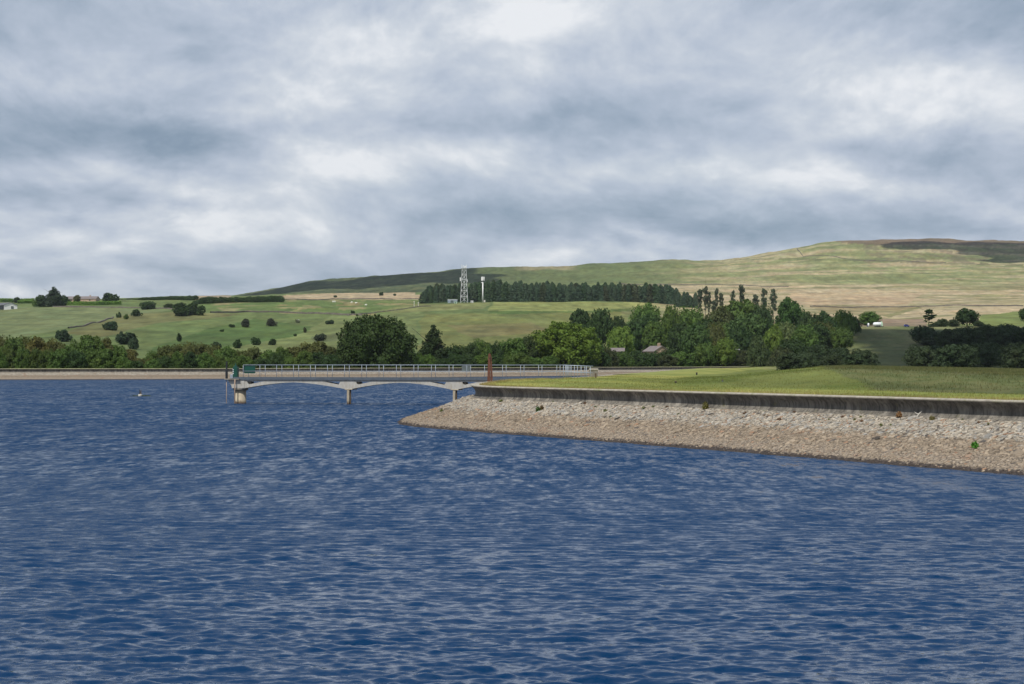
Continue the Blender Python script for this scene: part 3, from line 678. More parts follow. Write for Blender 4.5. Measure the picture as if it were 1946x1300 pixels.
# ------------------------------------------------------------------ footbridge
BA = Vector((-24.2, 150.4, 0)); BB = Vector((3.85, 143.5, 0)); BL_ = (BB-BA).length; BZ = math.atan2(BB.y-BA.y, BB.x-BA.x)
bridge = empty('footbridge', (BA.x, BA.y, 0), 'pale concrete arched footbridge with grey handrails over the reservoir', 'bridge', rz=BZ)
def U(px):   # distance along the bridge for a photo column
    ux, uy = math.cos(BZ), math.sin(BZ); k = (px-CX)/F
    return (k*BA.y-BA.x)/(ux-k*uy)
WD = 1.25      # deck width; local +y is away from the camera
sup = [U(455), U(661.5), U(863), U(1064)]
uR = U(1066)
m = MB(); m.box(-0.35, uR, -0.06, WD+0.06, 2.20, 2.30); m.box(-0.35, uR, -0.10, -0.035, 2.10, 2.335); m.box(-0.35, uR, WD+0.035, WD+0.10, 2.10, 2.335)
m.build('deck', M['deck'], bridge)
def girder(y0, y1):
    m = MB()
    for i in range(3):
        a, b = sup[i], sup[i+1]; L = b-a; us = np.linspace(0, L, 61); t = us/L
        drop = 0.22+0.62*np.abs(2*t-1)**1.6
        # solid block over each support, chamfered into the arch
        zb = 2.10-drop; zc = 1.96; zo = np.interp(np.abs(2*t-1), [0, 0.55, 0.84, 1], [zc, zc, 1.675, 1.60])
        e = 0.72
        us2 = np.concatenate([[0, e*0.5, e], us[(us > e) & (us < L-e)], [L-e, L-e*0.5, L]])
        zb2 = np.interp(us2, us, zb); zo2 = np.minimum(np.where((us2 <= e) | (us2 >= L-e), zc-0.02, np.interp(us2, us, zo)), zc)
        # rounded ends of the openings
        for j, uu in enumerate(us2):
            dd = min(uu, L-uu)-e
            if 0 < dd < 0.22: zo2[j] = zo2[j]+(zc-zo2[j])*(1-math.sqrt(1-(1-dd/0.22)**2))
        m.band([a+q for q in us2], list(zb2), list(zo2), y0, y1)
        m.band([a, b], [zc, zc], [2.098, 2.098], y0, y1)
        for q0, q1 in ((0, e), (L-e, L)): m.band([a+q0, a+q1], [zc-0.02, zc-0.02], [zc, zc], y0, y1)
    return m
girder(0.0, 0.24).build('girder', M['concrete'], bridge); girder(WD-0.24, WD).build('girder', M['concrete'], bridge)
for k, a in enumerate(sup[:3]):
    m = MB(); m.tube([(a+0.86, 0.26, 1.82), (a+0.86, WD-0.26, 1.82)], 0.12, 12); m.build('cross_tube', M['concrete_dark'], bridge)
# end pier: round shaft, collar, head with corbels and platform
pc = 0.05
m = MB(); m.tube([(pc, WD/2, -2.2), (pc, WD/2, 1.14)], 0.49, 24); pier = m.build('round_pier', M['pier'], bridge, True)
m = MB(); m.tube([(pc, WD/2, 1.14), (pc, WD/2, 1.18), (pc, WD/2, 1.30), (pc, WD/2, 1.36)], [0.50, 0.66, 0.68, 0.64], 24); m.build('collar', M['concrete_dark'], pier, True)
m = MB(); m.prism([(pc-0.55, 1.362), (pc+0.62, 1.362), (pc+0.62, 2.095), (pc-0.95, 2.095), (pc-0.95, 2.03), (pc-0.62, 1.62)], -0.03, WD+0.03); m.build('pier_head', M['concrete'], pier)
m = MB(); m.box(-1.12, 0.28, -0.28, WD+0.28, 2.10, 2.19); m.build('platform', M['concrete_dark'], bridge)
for i in (1, 2):
    a = sup[i]; m = MB(); m.box(a-0.30, a+0.40, -0.05, WD+0.05, 1.25, 1.325, 0.01); m.box(a-0.11, a+0.11, -0.02, 0.42, -2.2, 1.25, 0.02)
    p = m.build('pier', M['pier'], bridge)
    m = MB(); m.tube([(a+0.17, 0.18, -2.0), (a+0.17, 0.18, 1.25)], 0.055, 8); m.build('dark_upright', M['wood'], p)  # thin dark upright along the right edge of the slim pier
# railings
def railing(y, u0, u1, posts, mid=1.79, zs=0.0, name='railing', top=3.40):
    m = MB(); m.tube([(u0, y, top), (u1, y, top+zs)], 0.025, 8); m.tube([(u0, y, 2.86), (u1, y, 2.86+zs)], 0.02, 8)
    r = m.build(name, M['galv'], bridge, True)
    for u in posts:
        k = (u-u0)/(u1-u0); m = MB(); m.tube([(u, y, 2.30), (u, y, top-0.02+zs*k)], 0.022, 6); m.build('rail_post', M['galv'], r, True)
pf = [U(462)+1.57*k for k in range(0, 19)]; pf = [u for u in pf if u < uR]
railing(0.03, U(462), uR, pf)
railing(WD-0.03, U(452), uR, [u+0.02 for u in pf]+[U(452)])
# return railing up to the pillar
def ret(y, shift):
    u0, u1 = uR, U(1119); m = MB(); m.tube([(u0, y, 3.40), (u1, y+shift, 3.30)], 0.028, 8); m.tube([(u0, y, 2.86), (u1, y+shift, 2.74)], 0.024, 8)
    r = m.build('railing', M['galv'], bridge, True)
    for px in (1070, 1074, 1078, 1084, 1096, 1103, 1113):
        u = U(px)+0.08*shift; k = (u-u0)/(u1-u0); m = MB(); m.tube([(u, y+shift*k, 2.2), (u, y+shift*k, 3.38-0.1*k)], 0.026, 6); m.build('rail_post', M['galv'], r, True)
ret(0.03, 0.25); ret(WD-0.03, 0.6)
# head-of-pier fittings
m = MB()
for x in (-0.98, -0.72, -0.46): m.tube([(x, 1.3, 2.19), (x, 1.3, 3.12)], 0.022, 6)
m.tube([(-1.0, 1.3, 3.1), (-0.4, 1.3, 3.1)], 0.024, 6); m.tube([(-1.0, 1.3, 2.7), (-0.4, 1.3, 2.7)], 0.02, 6); m.build('guard_rail', M['galv'], bridge, True)
m = MB(); m.box(-0.85, -0.45, 0.3, 0.8, 2.192, 2.55, 0.03); m.build('cabinet', M['galv'], bridge)
g = MB(); g.box(-0.45, -0.02, 0.0, 0.42, 2.192, 3.20, 0.03); g.box(-0.40, -0.10, 0.08, 0.34, 3.20, 3.32, 0.03); g.tube([(-0.25, 0.2, 3.32), (-0.25, 0.2, 3.54)], [0.06, 0.055], 10)
gv = g.build('gate_winder', M['greenpaint'], bridge)
for zz in (2.62, 2.78, 2.94): m = MB(); m.box(-0.42, -0.34, -0.03, -0.002, zz, zz+0.07); m.build('white_marker', M['white'], gv)
m = MB(); m.tube([(-1.06, 0.1, 2.2), (-1.06, 0.1, 3.72)], [0.10, 0.07], 8); m.box(-1.14, -0.98, -0.02, 0.2, 2.2, 3.0, 0.02); m.build('dark_post', M['black'], bridge)
m = MB(); m.tube([(-0.98, -0.12, -1.5), (-0.98, -0.12, 2.15)], 0.03, 8); m.build('depth_pole', M['rustpipe'], bridge, True)
m = MB(); m.tube([(-0.10, -0.36, -1.5), (-0.10, -0.34, 1.4), (-0.10, -0.30, 2.1)], 0.055, 8); m.build('drop_pipe', M['rustpipe'], bridge, True)
u = U(463.5); m = MB(); m.box(u, u+1.02, 0.08, 0.16, 2.66, 3.38, 0.01); gb = m.build('green_panel', M['greenpaint'], bridge)
m = MB(); m.box(u-0.13, u-0.005, 0.08, 0.5, 2.72, 3.3); m.build('panel_side', M['black'], gb)
u = U(870); m = MB(); m.box(u, u+0.74, WD-0.02, WD+0.06, 2.84, 3.42, 0.02); m.build('grey_panel', M['grey'], bridge)

# ------------------------------------------------------------------ rusty steel marker, pillar, small posts
def gz(px, Y): return float(land_z(np.array([px]), np.array([float(Y)]))[0])
Yr = 121.0; xr = PX(931, Yr)
root = empty('steel_marker', (xr, Yr, 2.2), 'tall tapering rust brown steel post with a slot, beside the footbridge', 'post')
m = MB(); m.prism([(-0.20, -0.2), (0.03, -0.2), (0.035, 1.72), (0.02, 1.92), (-0.05, 2.08), (-0.11, 2.0), (-0.13, 1.7)], -0.06, 0.05); m.build('front_leg', M['rust'], root)
m = MB(); m.prism([(0.05, -0.2), (0.20, 0.25), (0.185, 0.6), (0.12, 1.75), (0.06, 2.0), (-0.02, 2.10), (-0.045, 2.0), (0.037, 1.9), (0.05, 1.7)], 0.02, 0.14); m.build('rear_leg', M['rust'], root)
m = MB(); m.tube([(0.012, -0.075, 1.72), (0.012, -0.055, 1.72)], 0.055, 12); m.build('slot', M['black'], root)
Yp = 149.0; xp = PX(1128.5, Yp)
root = empty('stone_pillar', (xp, Yp, gz(1128, Yp)), 'squat grey stone pillar at the landward end of the footbridge', 'pillar')
m = MB(); m.box(-0.38, 0.36, 0, 0.6, -0.4, 0.62, 0.03); m.build('shaft', M['concrete_dark'], root)
m = MB(); m.box(-0.42, 0.40, -0.04, 0.64, 0.622, 0.80, 0.04); m.build('cap', M['coping'], root)
def post(px, Y, w_, h, label, mt='black', cap=True):
    root = empty('marker_post', (PX(px, Y), Y, gz(px, Y)), label, 'post', 'small posts standing in the lawn')
    m = MB(); m.box(-w_/2, w_/2, -w_/2, w_/2, -0.2, h, 0.01); m.build('post', M[mt], root)
    m = MB(); m.box(-w_/2-0.01, w_/2+0.01, -w_/2-0.01, w_/2+0.01, h+0.001, h+0.05, 0.01); m.build('cap', M['wood'], root)
post(1132, 131, 0.13, 0.30, 'dark stub post in the lawn just below the stone pillar', 'wood')
post(1324, 190, 0.16, 0.24, 'small dark post highest up the mown bank, below the far wall', 'black')
post(1284, 110, 0.13, 0.09, 'very low dark stub where the mown strip meets the bank', 'black')
post(1373, 106, 0.09, 0.08, 'tiny bluish grey stub at the foot of the mown bank', 'grey')

# floating marker in the water
Yf = 3243*EYE/(753-HZ); xf = PX(268, Yf)
root = empty('float', (xf, Yf, 0), 'small weedy float with two thin upright rods out on the open water', 'float')
m = MB(); m.tube([(-0.15, 0, -0.1), (-0.1, 0, 0.12), (0.0, 0, 0.20)], [0.16, 0.2, 0.12], 10); m.box(-0.22, 0.12, -0.15, 0.15, 0.08, 0.19, 0.03); m.build('body', M['palewood'], root)
m = MB(); m.tube([(-0.12, 0, 0.15), (-0.11, 0, 0.5), (-0.15, 0, 0.72)], [0.09, 0.05, 0.03], 6); m.build('rod', M['black'], root)
m = MB(); m.tube([(0.0, 0, 0.15), (0.0, 0, 0.45), (0.03, 0, 0.70)], [0.08, 0.04, 0.025], 6); m.build('rod', M['wood'], root)
m = MB(); m.tube([(-1.15, 0, 0.0), (0, 0.02, 0.01), (1.1, 0, 0.0)], 0.035, 6)
for k in range(34):
    x = rng.uniform(-1.05, 1.05); s = rng.uniform(0.05, 0.14); y = rng.normal(0, 0.03)
    m.tube([(x-s, y, 0.0), (x, y, 0.06+rng.uniform(0, 0.04)), (x+s*1.6, y+0.05, 0.0)], [0.02, 0.05, 0.02], 5)
m.build('weed_mat', M['weed'], root)

# ------------------------------------------------------------------ trees
def quads(C, Nrm, s, r):
    n = len(C); a = r.normal(size=(n, 3)); a -= (a*Nrm).sum(1)[:, None]*Nrm; a /= np.linalg.norm(a, axis=1)[:, None]+1e-9
    b = np.cross(Nrm, a); a *= s[:, None]; b *= (s*r.uniform(0.55, 0.95, n))[:, None]
    V = np.stack([C-a-b*0.6, C+a*0.5-b, C+a+b*0.5, C-a*0.4+b], 1).reshape(-1, 3)
    return V, np.arange(4*n).reshape(-1, 4)
def unit(v): return v/(np.linalg.norm(v, axis=-1, keepdims=True)+1e-9)
def crown_mesh(name, lobes, n, leaf, r, jitter=0.8, core=0.62):
    L = np.array(lobes); w_ = (L[:, 3]*L[:, 4]); i = r.choice(len(L), n, p=w_/w_.sum())
    dvec = unit(r.normal(size=(n, 3))); dvec[:, 2] = np.abs(dvec[:, 2])*np.where(r.random(n) < 0.72, 1, -1)
    rad = np.stack([L[i, 3], L[i, 3], L[i, 4]], 1); rr = 1-np.abs(r.normal(0, 0.13, n))[:, None]
    # leafy clumps: ragged surface
    C = L[i, :3]+dvec*rad*rr; C += (np.stack([vnoise(C[:, 0]*1.1+k*7, C[:, 2]*1.1+C[:, 1]*0.9, 3+k) for k in range(3)], 1)-0.5)*rad*0.55
    C += r.normal(0, 0.10, C.shape)
    keep = np.ones(n, bool)
    for q in L:
        dd = ((C[:, 0]-q[0])/q[3])**2+((C[:, 1]-q[1])/q[3])**2+((C[:, 2]-q[2])/q[4])**2; keep &= dd > 0.40
    keep &= C[:, 2] > 0.05
    C = C[keep]; dvec = dvec[keep]; N = unit(dvec+r.normal(0, jitter, C.shape)+np.array([0, 0, 0.35]))
    V, Fq = quads(C, N, leaf*r.uniform(0.55, 1.3, len(C)), r)
    if core:
        vs = [V]; fs = [Fq]; b = len(V); th = np.linspace(0, math.pi, 7); ph = np.linspace(0, 2*math.pi, 11)[:-1]
        for q in L:
            g = np.array([[math.sin(t_)*math.cos(p_), math.sin(t_)*math.sin(p_), math.cos(t_)] for t_ in th for p_ in ph])*(core*r.uniform(0.85, 1.1, (70, 1)))
            P = q[:3]+g*np.array([q[3], q[3], q[4]]); P[:, 2] = np.maximum(P[:, 2], 0.12)
            ix = np.arange(70).reshape(7, 10); f = np.stack([ix[:-1], np.roll(ix, -1, 1)[:-1], np.roll(ix, -1, 1)[1:], ix[1:]], -1).reshape(-1, 4)
            vs.append(P); fs.append(f+b); b += 70
        V = np.vstack(vs); Fq = np.vstack(fs)
    return np_mesh(name, V, Fq, M['leaf'], smooth=False)
def trunk_mb(h, r0, limbs, r, bend=0.0):
    m = MB(); pts = [(0, 0, -0.6)]+[(bend*math.sin(k*0.9)*0.3, bend*math.cos(k)*0.2, h*k/5) for k in range(1, 6)]
    m.tube(pts, [r0*1.25]+[r0*(1-0.15*k) for k in range(1, 6)], 8)
    for k in range(limbs):
        a = 2.4*k+r.random(); z0 = h*(0.45+0.5*k/limbs); L = h*r.uniform(0.35, 0.6)
        m.tube([(0, 0, z0), (math.cos(a)*L*0.5, math.sin(a)*L*0.5, z0+L*0.35), (math.cos(a)*L, math.sin(a)*L, z0+L*0.8)], [r0*0.4, r0*0.25, r0*0.1], 5)
    return m
# every prototype is 10 m high; width in metres is recorded so that copies can be scaled
PROTO = {}
def proto(key, seed, W, lobes_f, n, leaf, trunk_h, r0, limbs=5, core=0.62, jitter=0.8):
    r = np.random.default_rng(seed); lobes = lobes_f(r)
    cm = crown_mesh('crown', lobes, n, leaf, r, jitter, core); tm = trunk_mb(trunk_h, r0, limbs, r)
    me = bpy.data.meshes.new('trunk'); me.from_pydata(tm.v, [], tm.f); me.materials.append(M['bark']); me.update()
    co = np.zeros(len(cm.vertices)*3, np.float32); cm.vertices.foreach_get('co', co); co = co.reshape(-1, 3)
    PROTO[key] = (cm, me, float(np.percentile(co[:, 0], 99)-np.percentile(co[:, 0], 1)), float(np.percentile(co[:, 2], 99.6)))
def dome(nl, W, z0, z1, rs=(0.22, 0.34), flat=0.8, pw=1.0):
    def f(r):
        out = [(0, 0, (z0+z1)/2, W*0.30, (z1-z0)*0.36)]
        for k in range(nl):
            a = 2.399*k+r.uniform(-0.3, 0.3); t = (k+0.5)/nl; zz = z0+(z1-z0)*(0.10+0.80*t)
            env = math.sqrt(max(0.03, 1-max(0, (t-0.30)/0.74)**2.6))*(0.86+0.14*min(1, t/0.3))*pw
            lr = W*r.uniform(*rs)*(0.55+0.45*env); rr = max(0, W*0.5*env-lr*0.75)*r.uniform(0.85, 1.1)
            out.append((math.cos(a)*rr, math.sin(a)*rr, min(zz, z1-lr*flat*0.8), lr, lr*flat))
        return out
    return f
def spire(nl, W, z0, z1):
    def f(r):
        out = []
        for k in range(nl):
            a = 2.399*k; t = k/(nl-1); wd = W*0.5*(1-t)**0.75+0.25; lr = max(0.35, wd*0.55)
            out.append((math.cos(a)*(wd-lr), math.sin(a)*(wd-lr), z0+(z1-z0)*t-0.2, lr, lr*1.1))
        return out
    return f
proto('oak', 11, 14, dome(26, 14.2, 0.3, 10, (0.16, 0.24)), 26000, 0.20, 4.5, 0.5, 6, 0.66)
proto('bright', 12, 13, dome(24, 13, 0.2, 10, (0.15, 0.25)), 21000, 0.22, 4.5, 0.45, 6)
proto('spire', 13, 6.8, spire(16, 7.2, 1.2, 9.6), 9000, 0.17, 7, 0.22, 4)
for k in range(5): proto('round%d' % k, 20+k, 10, dome(15+k, 10.5+k*0.8, 1.8, 10, (0.17, 0.27), 0.8+0.05*k), 5200, 0.30, 4, 0.35, 5)
for k in range(5): proto('bush%d' % k, 40+k, 10, dome(14+k, 9.0+1.1*k, 0.1, 10, (0.16, 0.28), 0.9), 7500, 0.24, 4, 0.22, 6, 0.58)
def scrub(r):
    n = int(r.integers(5, 9)); a0 = r.uniform(0, 6.28); out = []
    for k in range(n):
        q = r.uniform(-4.5, 4.5); rr = r.uniform(1.6, 3.2); top = 10*(1-0.055*abs(q)**1.3)*r.uniform(0.62, 1.0)
        zc = max(rr*0.8, top-rr); out.append((math.cos(a0)*q, math.sin(a0)*q*0.8+r.normal(0, 1.0), zc, rr, rr*r.uniform(0.8, 1.2)))
        if zc > 3.5: out.append((math.cos(a0)*q*0.8, math.sin(a0)*q*0.7, zc*0.45, rr*1.0, zc*0.5))
    return out
for k in range(6): proto('scrub%d' % k, 140+k, 10, scrub, 4200, 0.42, 4, 0.3, 6, 0.45, 0.9)
def conifer(key, seed, W, n=1700, bare=0.06):
    r = np.random.default_rng(seed); t = r.random(n)**0.68; z = 10*(bare+(1-bare)*t); tier = np.abs(((z*1.55) % 1)-0.5)*2
    rad = W/2*(1-t)**0.52*(0.62+0.38*tier)*r.uniform(0.55, 1.05, n)+0.08; a = r.random(n)*6.283
    rad *= 1+0.22*np.sin(3*a+seed)
    rad = np.minimum(rad*1.15, W*0.42)
    C = np.stack([np.cos(a)*rad, np.sin(a)*rad, z-rad*0.18], 1); N = unit(np.stack([np.cos(a)*0.7, np.sin(a)*0.7, np.full(n, 0.8)], 1)+r.normal(0, 0.45, (n, 3)))
    V, Fq = quads(C, N, 0.42*r.uniform(0.5, 1.4, n)*(1-0.35*t), r)
    m = MB(); hs = [0.3+9.2*q/8 for q in range(9)]; m.tube([(0, 0, h_) for h_ in hs], [max(0.05, W*0.30*(1-q/8.3)) for q in range(9)], 8)
    cv = np.array(m.v); cf = np.array([f for f in m.f if len(f) == 4])
    V2 = np.vstack([V, cv]); F2 = np.vstack([Fq, cf+len(V)])
    cm = np_mesh('conifer', V2, F2, M['leaf'], smooth=False); PROTO[key] = (cm, None, W, 10.0)
for k in range(5): conifer('con%d' % k, 60+k, 5.2+0.5*k)
def pine(key, seed):
    r = np.random.default_rng(seed); L = []
    for k in range(11):
        t = k/10; a = 2.4*k+r.random(); rr = r.uniform(0.3, 1.5)*(1-abs(t-0.45)); L.append((math.cos(a)*rr, math.sin(a)*rr, 4.3+4.9*t+r.uniform(-.3, .3), r.uniform(0.45, 1.25)*(0.7+.4*min(t, 1.4-t)), r.uniform(0.35, 0.75)))
    L += [(1.2, 0.2, 2.6, 0.55, 0.3), (-0.9, 0.3, 3.4, 0.6, 0.35)]
    PROTO[key] = (crown_mesh('crown', L, 1100, 0.28, r, 0.9, 0.0), None, 4.0, 10.0)
    tm = trunk_mb(9.3, 0.16, 7, r, 0.5); me = bpy.data.meshes.new('trunk'); me.from_pydata(tm.v, [], tm.f); me.materials.append(M['bark']); me.update()
    PROTO[key] = (PROTO[key][0], me, 4.0, 10.0)
for k in range(4): pine('pine%d' % k, 80+k)

def tree(key, px, Y, ytop, wpx, label, cat='tree', group=None, col=(0.05, 0.09, 0.02), name='broadleaf_tree', z=None, parts=True, ybase=None):
    cm, tm, W, H = PROTO[key]
    if z is None: z = gz(px, Y)
    z -= 0.15; top = EYE+(HZ-ytop)/F*Y; h = max(0.5, top-z); wd = wpx/F*Y; s = (wd/W, wd/W, h/H)
    v = random.uniform(0.88, 1.14); col = (col[0]*v*random.uniform(0.94, 1.08), col[1]*v, col[2]*v)
    loc = (PX(px, Y), Y, z); rz = random.uniform(0, 6.28)
    if parts and tm is not None:
        root = empty(name, loc, label, cat, group, rz); root.scale = s
        c = obj('crown', cm, root); c.color = col+(1,); obj('trunk', tm, root)
    else:
        root = obj(name, cm); root.location = loc; root.rotation_euler = (0, 0, rz); root.scale = s; root.color = col+(1,); tag(root, label, cat, group)
    return root
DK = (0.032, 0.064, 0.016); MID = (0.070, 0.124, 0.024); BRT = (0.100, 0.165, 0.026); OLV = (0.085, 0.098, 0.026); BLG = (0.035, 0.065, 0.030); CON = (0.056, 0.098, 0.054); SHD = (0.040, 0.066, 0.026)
yd = lambda px: float(np.interp(px, GP, Ydam))
def rb(k='bush', n=5): return '%s%d' % (k, random.randrange(n))
# the distinct trees behind the dam
t0 = tree('oak', 711, yd(711)+22, 601, 140, 'big dense dark round tree behind the left half of the footbridge', col=(0.034, 0.062, 0.011))
tree('spire', 824, yd(824)+20, 620, 62, 'dark pointed tree standing alone right of the big round tree', col=(0.030, 0.055, 0.016))
tree('bright', 1075, yd(1075)+20, 614, 126, 'large bright green broadleaf tree right of the rusty post', col=(0.105, 0.170, 0.020))
# belt along the far dam, left
tops = [(-120, 640), (0, 640), (60, 637), (95, 641), (130, 655), (180, 636), (205, 645), (240, 662), (262, 678), (275, 684), (292, 668), (330, 650), (372, 648), (400, 655), (440, 664), (490, 663), (530, 658), (570, 656), (610, 650), (645, 662)]
gL = 'bushy trees in the belt along the foot of the far dam'
px = -110.0; i = 0
while px < 640:
    yt = float(np.interp(px, [a for a, b in tops], [b for a, b in tops])); wd = random.uniform(38, 56)
    if 255 < px < 285: wd = 26
    colr = random.choice([OLV, MID, OLV, (0.10, 0.105, 0.028), MID]) if px < 260 else random.choice([OLV, MID, (0.075, 0.09, 0.025)])
    tree(rb(), px, yd(px)+random.uniform(26, 44), yt+random.uniform(-3, 6), wd, 'bushy olive green tree in the belt left of the big round tree', group=gL, col=colr, name='bushy_tree'); px += wd*0.50; i += 1
px = -110.0
while px < 650:
    wd = random.uniform(30, 44); yt = float(np.interp(px, [a for a, b in tops], [b for a, b in tops]))
    tree(rb(), px, yd(px)+random.uniform(12, 20), min(686, max(yt+random.uniform(12, 22), 664)), wd, 'low rounded bush in the front of the belt left of the big round tree', 'bush', 'low bushes in front of the left tree belt', random.choice([MID, MID, (0.065, 0.105, 0.02), DK]), 'bush'); px += wd*0.72
# belt between the spire and the bright tree, and on to the right
px = 762.0
while px < 1040:
    wd = random.uniform(34, 50); yt = float(np.interp(px, [760, 790, 800, 850, 880, 960, 1005, 1040], [672, 668, 670, 655, 648, 645, 640, 650]))
    tree(rb(), px, yd(px)+random.uniform(26, 40), yt+random.uniform(-3, 6), wd, 'dark green bushy tree in the belt behind the rusty post', group='bushy trees behind the rusty post', col=random.choice([DK, MID, (0.042, 0.072, 0.02)]), name='bushy_tree'); px += wd*0.5
px = 765.0
while px < 1150:
    wd = random.uniform(26, 40)
    tree(rb(), px, yd(px)+random.uniform(10, 17), random.uniform(668, 682), wd, 'low bush behind the right half of the footbridge', 'bush', 'low bushes behind the right half of the footbridge', random.choice([MID, DK, (0.06, 0.115, 0.02)]), 'bush'); px += wd*0.75
px = 1140.0
while px < 1490:
    wd = random.uniform(34, 52); yt = float(np.interp(px, [1140, 1180, 1240, 1300, 1330, 1370, 1420, 1490], [652, 668, 674, 670, 678, 668, 664, 662]))
    tree(rb(), px, yd(px)+random.uniform(16, 34), yt+random.uniform(-3, 5), wd, 'dark bush in the low belt right of the bright green tree', 'bush', 'dark bushes right of the bright green tree', random.choice([DK, (0.045, 0.062, 0.022), MID]), 'bush'); px += wd*0.5
# hanging wood, right of centre: (px, top, base, width, colour, label)
wood = [(1103, 588, 640, 38, DK, 'dark rounded tree at the left end of the hillside wood'), (1143, 587, 645, 48, DK, 'dark domed tree second from the left end of the wood'),
 (1176, 602, 645, 34, DK, 'small dark tree sloping down right of the domed pair'), (1181, 621, 662, 50, BRT, 'light green spreading tree below the dark domed pair'),
 (1226, 577, 640, 58, MID, 'tall round crowned tree rising over the pale mown field edge'), (1222, 599, 655, 68, DK, 'broad dark tree in front of the tall round crowned one'),
 (1276, 582, 650, 40, MID, 'green tree on the pale field edge right of the tall round one'), (1312, 583, 640, 62, MID, 'wide flat topped tree in the middle of the wood'),
 (1292, 614, 672, 46, DK, 'dark tree overhanging the stone house from the right'), (1322, 617, 672, 56, (0.055, 0.10, 0.025), 'layered mid green tree above the grey roofed shed'),
 (1366, 584, 640, 62, (0.055, 0.075, 0.022), 'brownish green tree in the middle of the wood'), (1360, 612, 668, 40, OLV, 'thin brownish tree with bare limbs low in the wood'),
 (1408, 571, 640, 76, MID, 'big tree in the wood below the lone pines'), (1446, 576, 640, 46, (0.045, 0.08, 0.025), 'tree just left of the bright domed tree'),
 (1425, 597, 655, 72, (0.055, 0.10, 0.025), 'wide spreading mid green tree in the lower right of the wood'), (1405, 620, 672, 50, DK, 'dark tree deep in the lower wood'),
 (1502, 566, 640, 52, (0.045, 0.10, 0.020), 'bright domed tree standing highest at the right of the wood'), (1470, 618, 672, 40, BRT, 'light green tree low below the bright domed tree'),
 (1494, 614, 668, 46, (0.10, 0.13, 0.045), 'pale whitish green tree in blossom low in the wood'), (1378, 642, 690, 44, BRT, 'fresh light green bush low in the wood near the white caravan'),
 (1440, 640, 690, 40, (0.06, 0.09, 0.03), 'greyish green bush low in the wood'), (1540, 594, 650, 44, DK, 'tree right of the bright domed tree'),
 (1568, 592, 650, 42, DK, 'dark tree second from the right end of the wood'), (1603, 589, 645, 46, MID, 'round tree at the right end of the wood top'),
 (1618, 602, 640, 36, DK, 'dark drooping tree at the right end of the wood'), (1530, 618, 668, 50, MID, 'mid green tree lower right in the wood'), (1566, 612, 660, 46, OLV, 'reddish olive tree in the lower right of the wood'),
 (1505, 645, 690, 60, DK, 'dark bush in cloud shadow under the wood'), (1340, 652, 690, 44, MID, 'leafy tree right of the grey roofed shed')]
for (p_, yt, yb, wd, c_, lb) in wood:
    Y = 600+(668-yb)*3.6+random.uniform(-8, 8) if yb > 650 else 655+(650-yb)*3+random.uniform(-8, 8)
    tree('round%d' % random.randrange(5), p_, Y, yt, wd, lb, col=c_)
for k in range(20):     # understorey
    p_ = 1200+k*21+random.uniform(-8, 8); tree(rb('round'), p_, 640+random.uniform(-20, 60), random.uniform(604, 626), random.uniform(36, 50), 'dark tree filling the middle of the hillside wood', group='trees filling the hillside wood', col=random.choice([DK, MID, DK]))
for p_, yt in ((1208, 667), (1229, 670), (1250, 668.5), (1268, 664)): tree(rb(), p_, 530, yt, 34, 'dark bush hiding the foot of the sandstone gabled house', 'bush', 'bushes before the sandstone gabled house', DK, 'bush')
tree('bush2', 1652, 770, 592, 40, 'low wide green thicket at the right end of the wood by the track', 'bush', col=MID, name='bush')
# right-hand trees in cloud shadow
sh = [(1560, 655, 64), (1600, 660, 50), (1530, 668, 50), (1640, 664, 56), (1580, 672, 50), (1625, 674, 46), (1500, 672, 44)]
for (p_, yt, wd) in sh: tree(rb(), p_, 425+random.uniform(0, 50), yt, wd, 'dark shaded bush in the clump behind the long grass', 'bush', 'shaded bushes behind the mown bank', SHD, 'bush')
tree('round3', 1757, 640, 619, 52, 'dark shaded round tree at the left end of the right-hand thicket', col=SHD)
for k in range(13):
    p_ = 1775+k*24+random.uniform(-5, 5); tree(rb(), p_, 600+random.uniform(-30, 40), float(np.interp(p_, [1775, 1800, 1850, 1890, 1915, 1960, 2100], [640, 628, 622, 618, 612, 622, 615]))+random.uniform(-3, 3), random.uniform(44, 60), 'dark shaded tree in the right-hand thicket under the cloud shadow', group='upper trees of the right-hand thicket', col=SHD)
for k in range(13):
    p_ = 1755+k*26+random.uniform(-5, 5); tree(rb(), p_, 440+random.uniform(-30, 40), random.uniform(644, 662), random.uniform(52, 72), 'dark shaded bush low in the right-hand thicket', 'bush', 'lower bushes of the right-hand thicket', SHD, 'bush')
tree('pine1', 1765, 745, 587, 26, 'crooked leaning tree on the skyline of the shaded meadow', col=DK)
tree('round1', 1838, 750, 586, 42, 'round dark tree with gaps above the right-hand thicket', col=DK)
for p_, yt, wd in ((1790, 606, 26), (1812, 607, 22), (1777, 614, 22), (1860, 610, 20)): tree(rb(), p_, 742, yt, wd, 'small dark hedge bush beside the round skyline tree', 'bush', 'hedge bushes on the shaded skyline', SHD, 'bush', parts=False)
tree('round2', 1955, 800, 583, 34, 'dark tree cut by the right edge of the picture', col=DK)
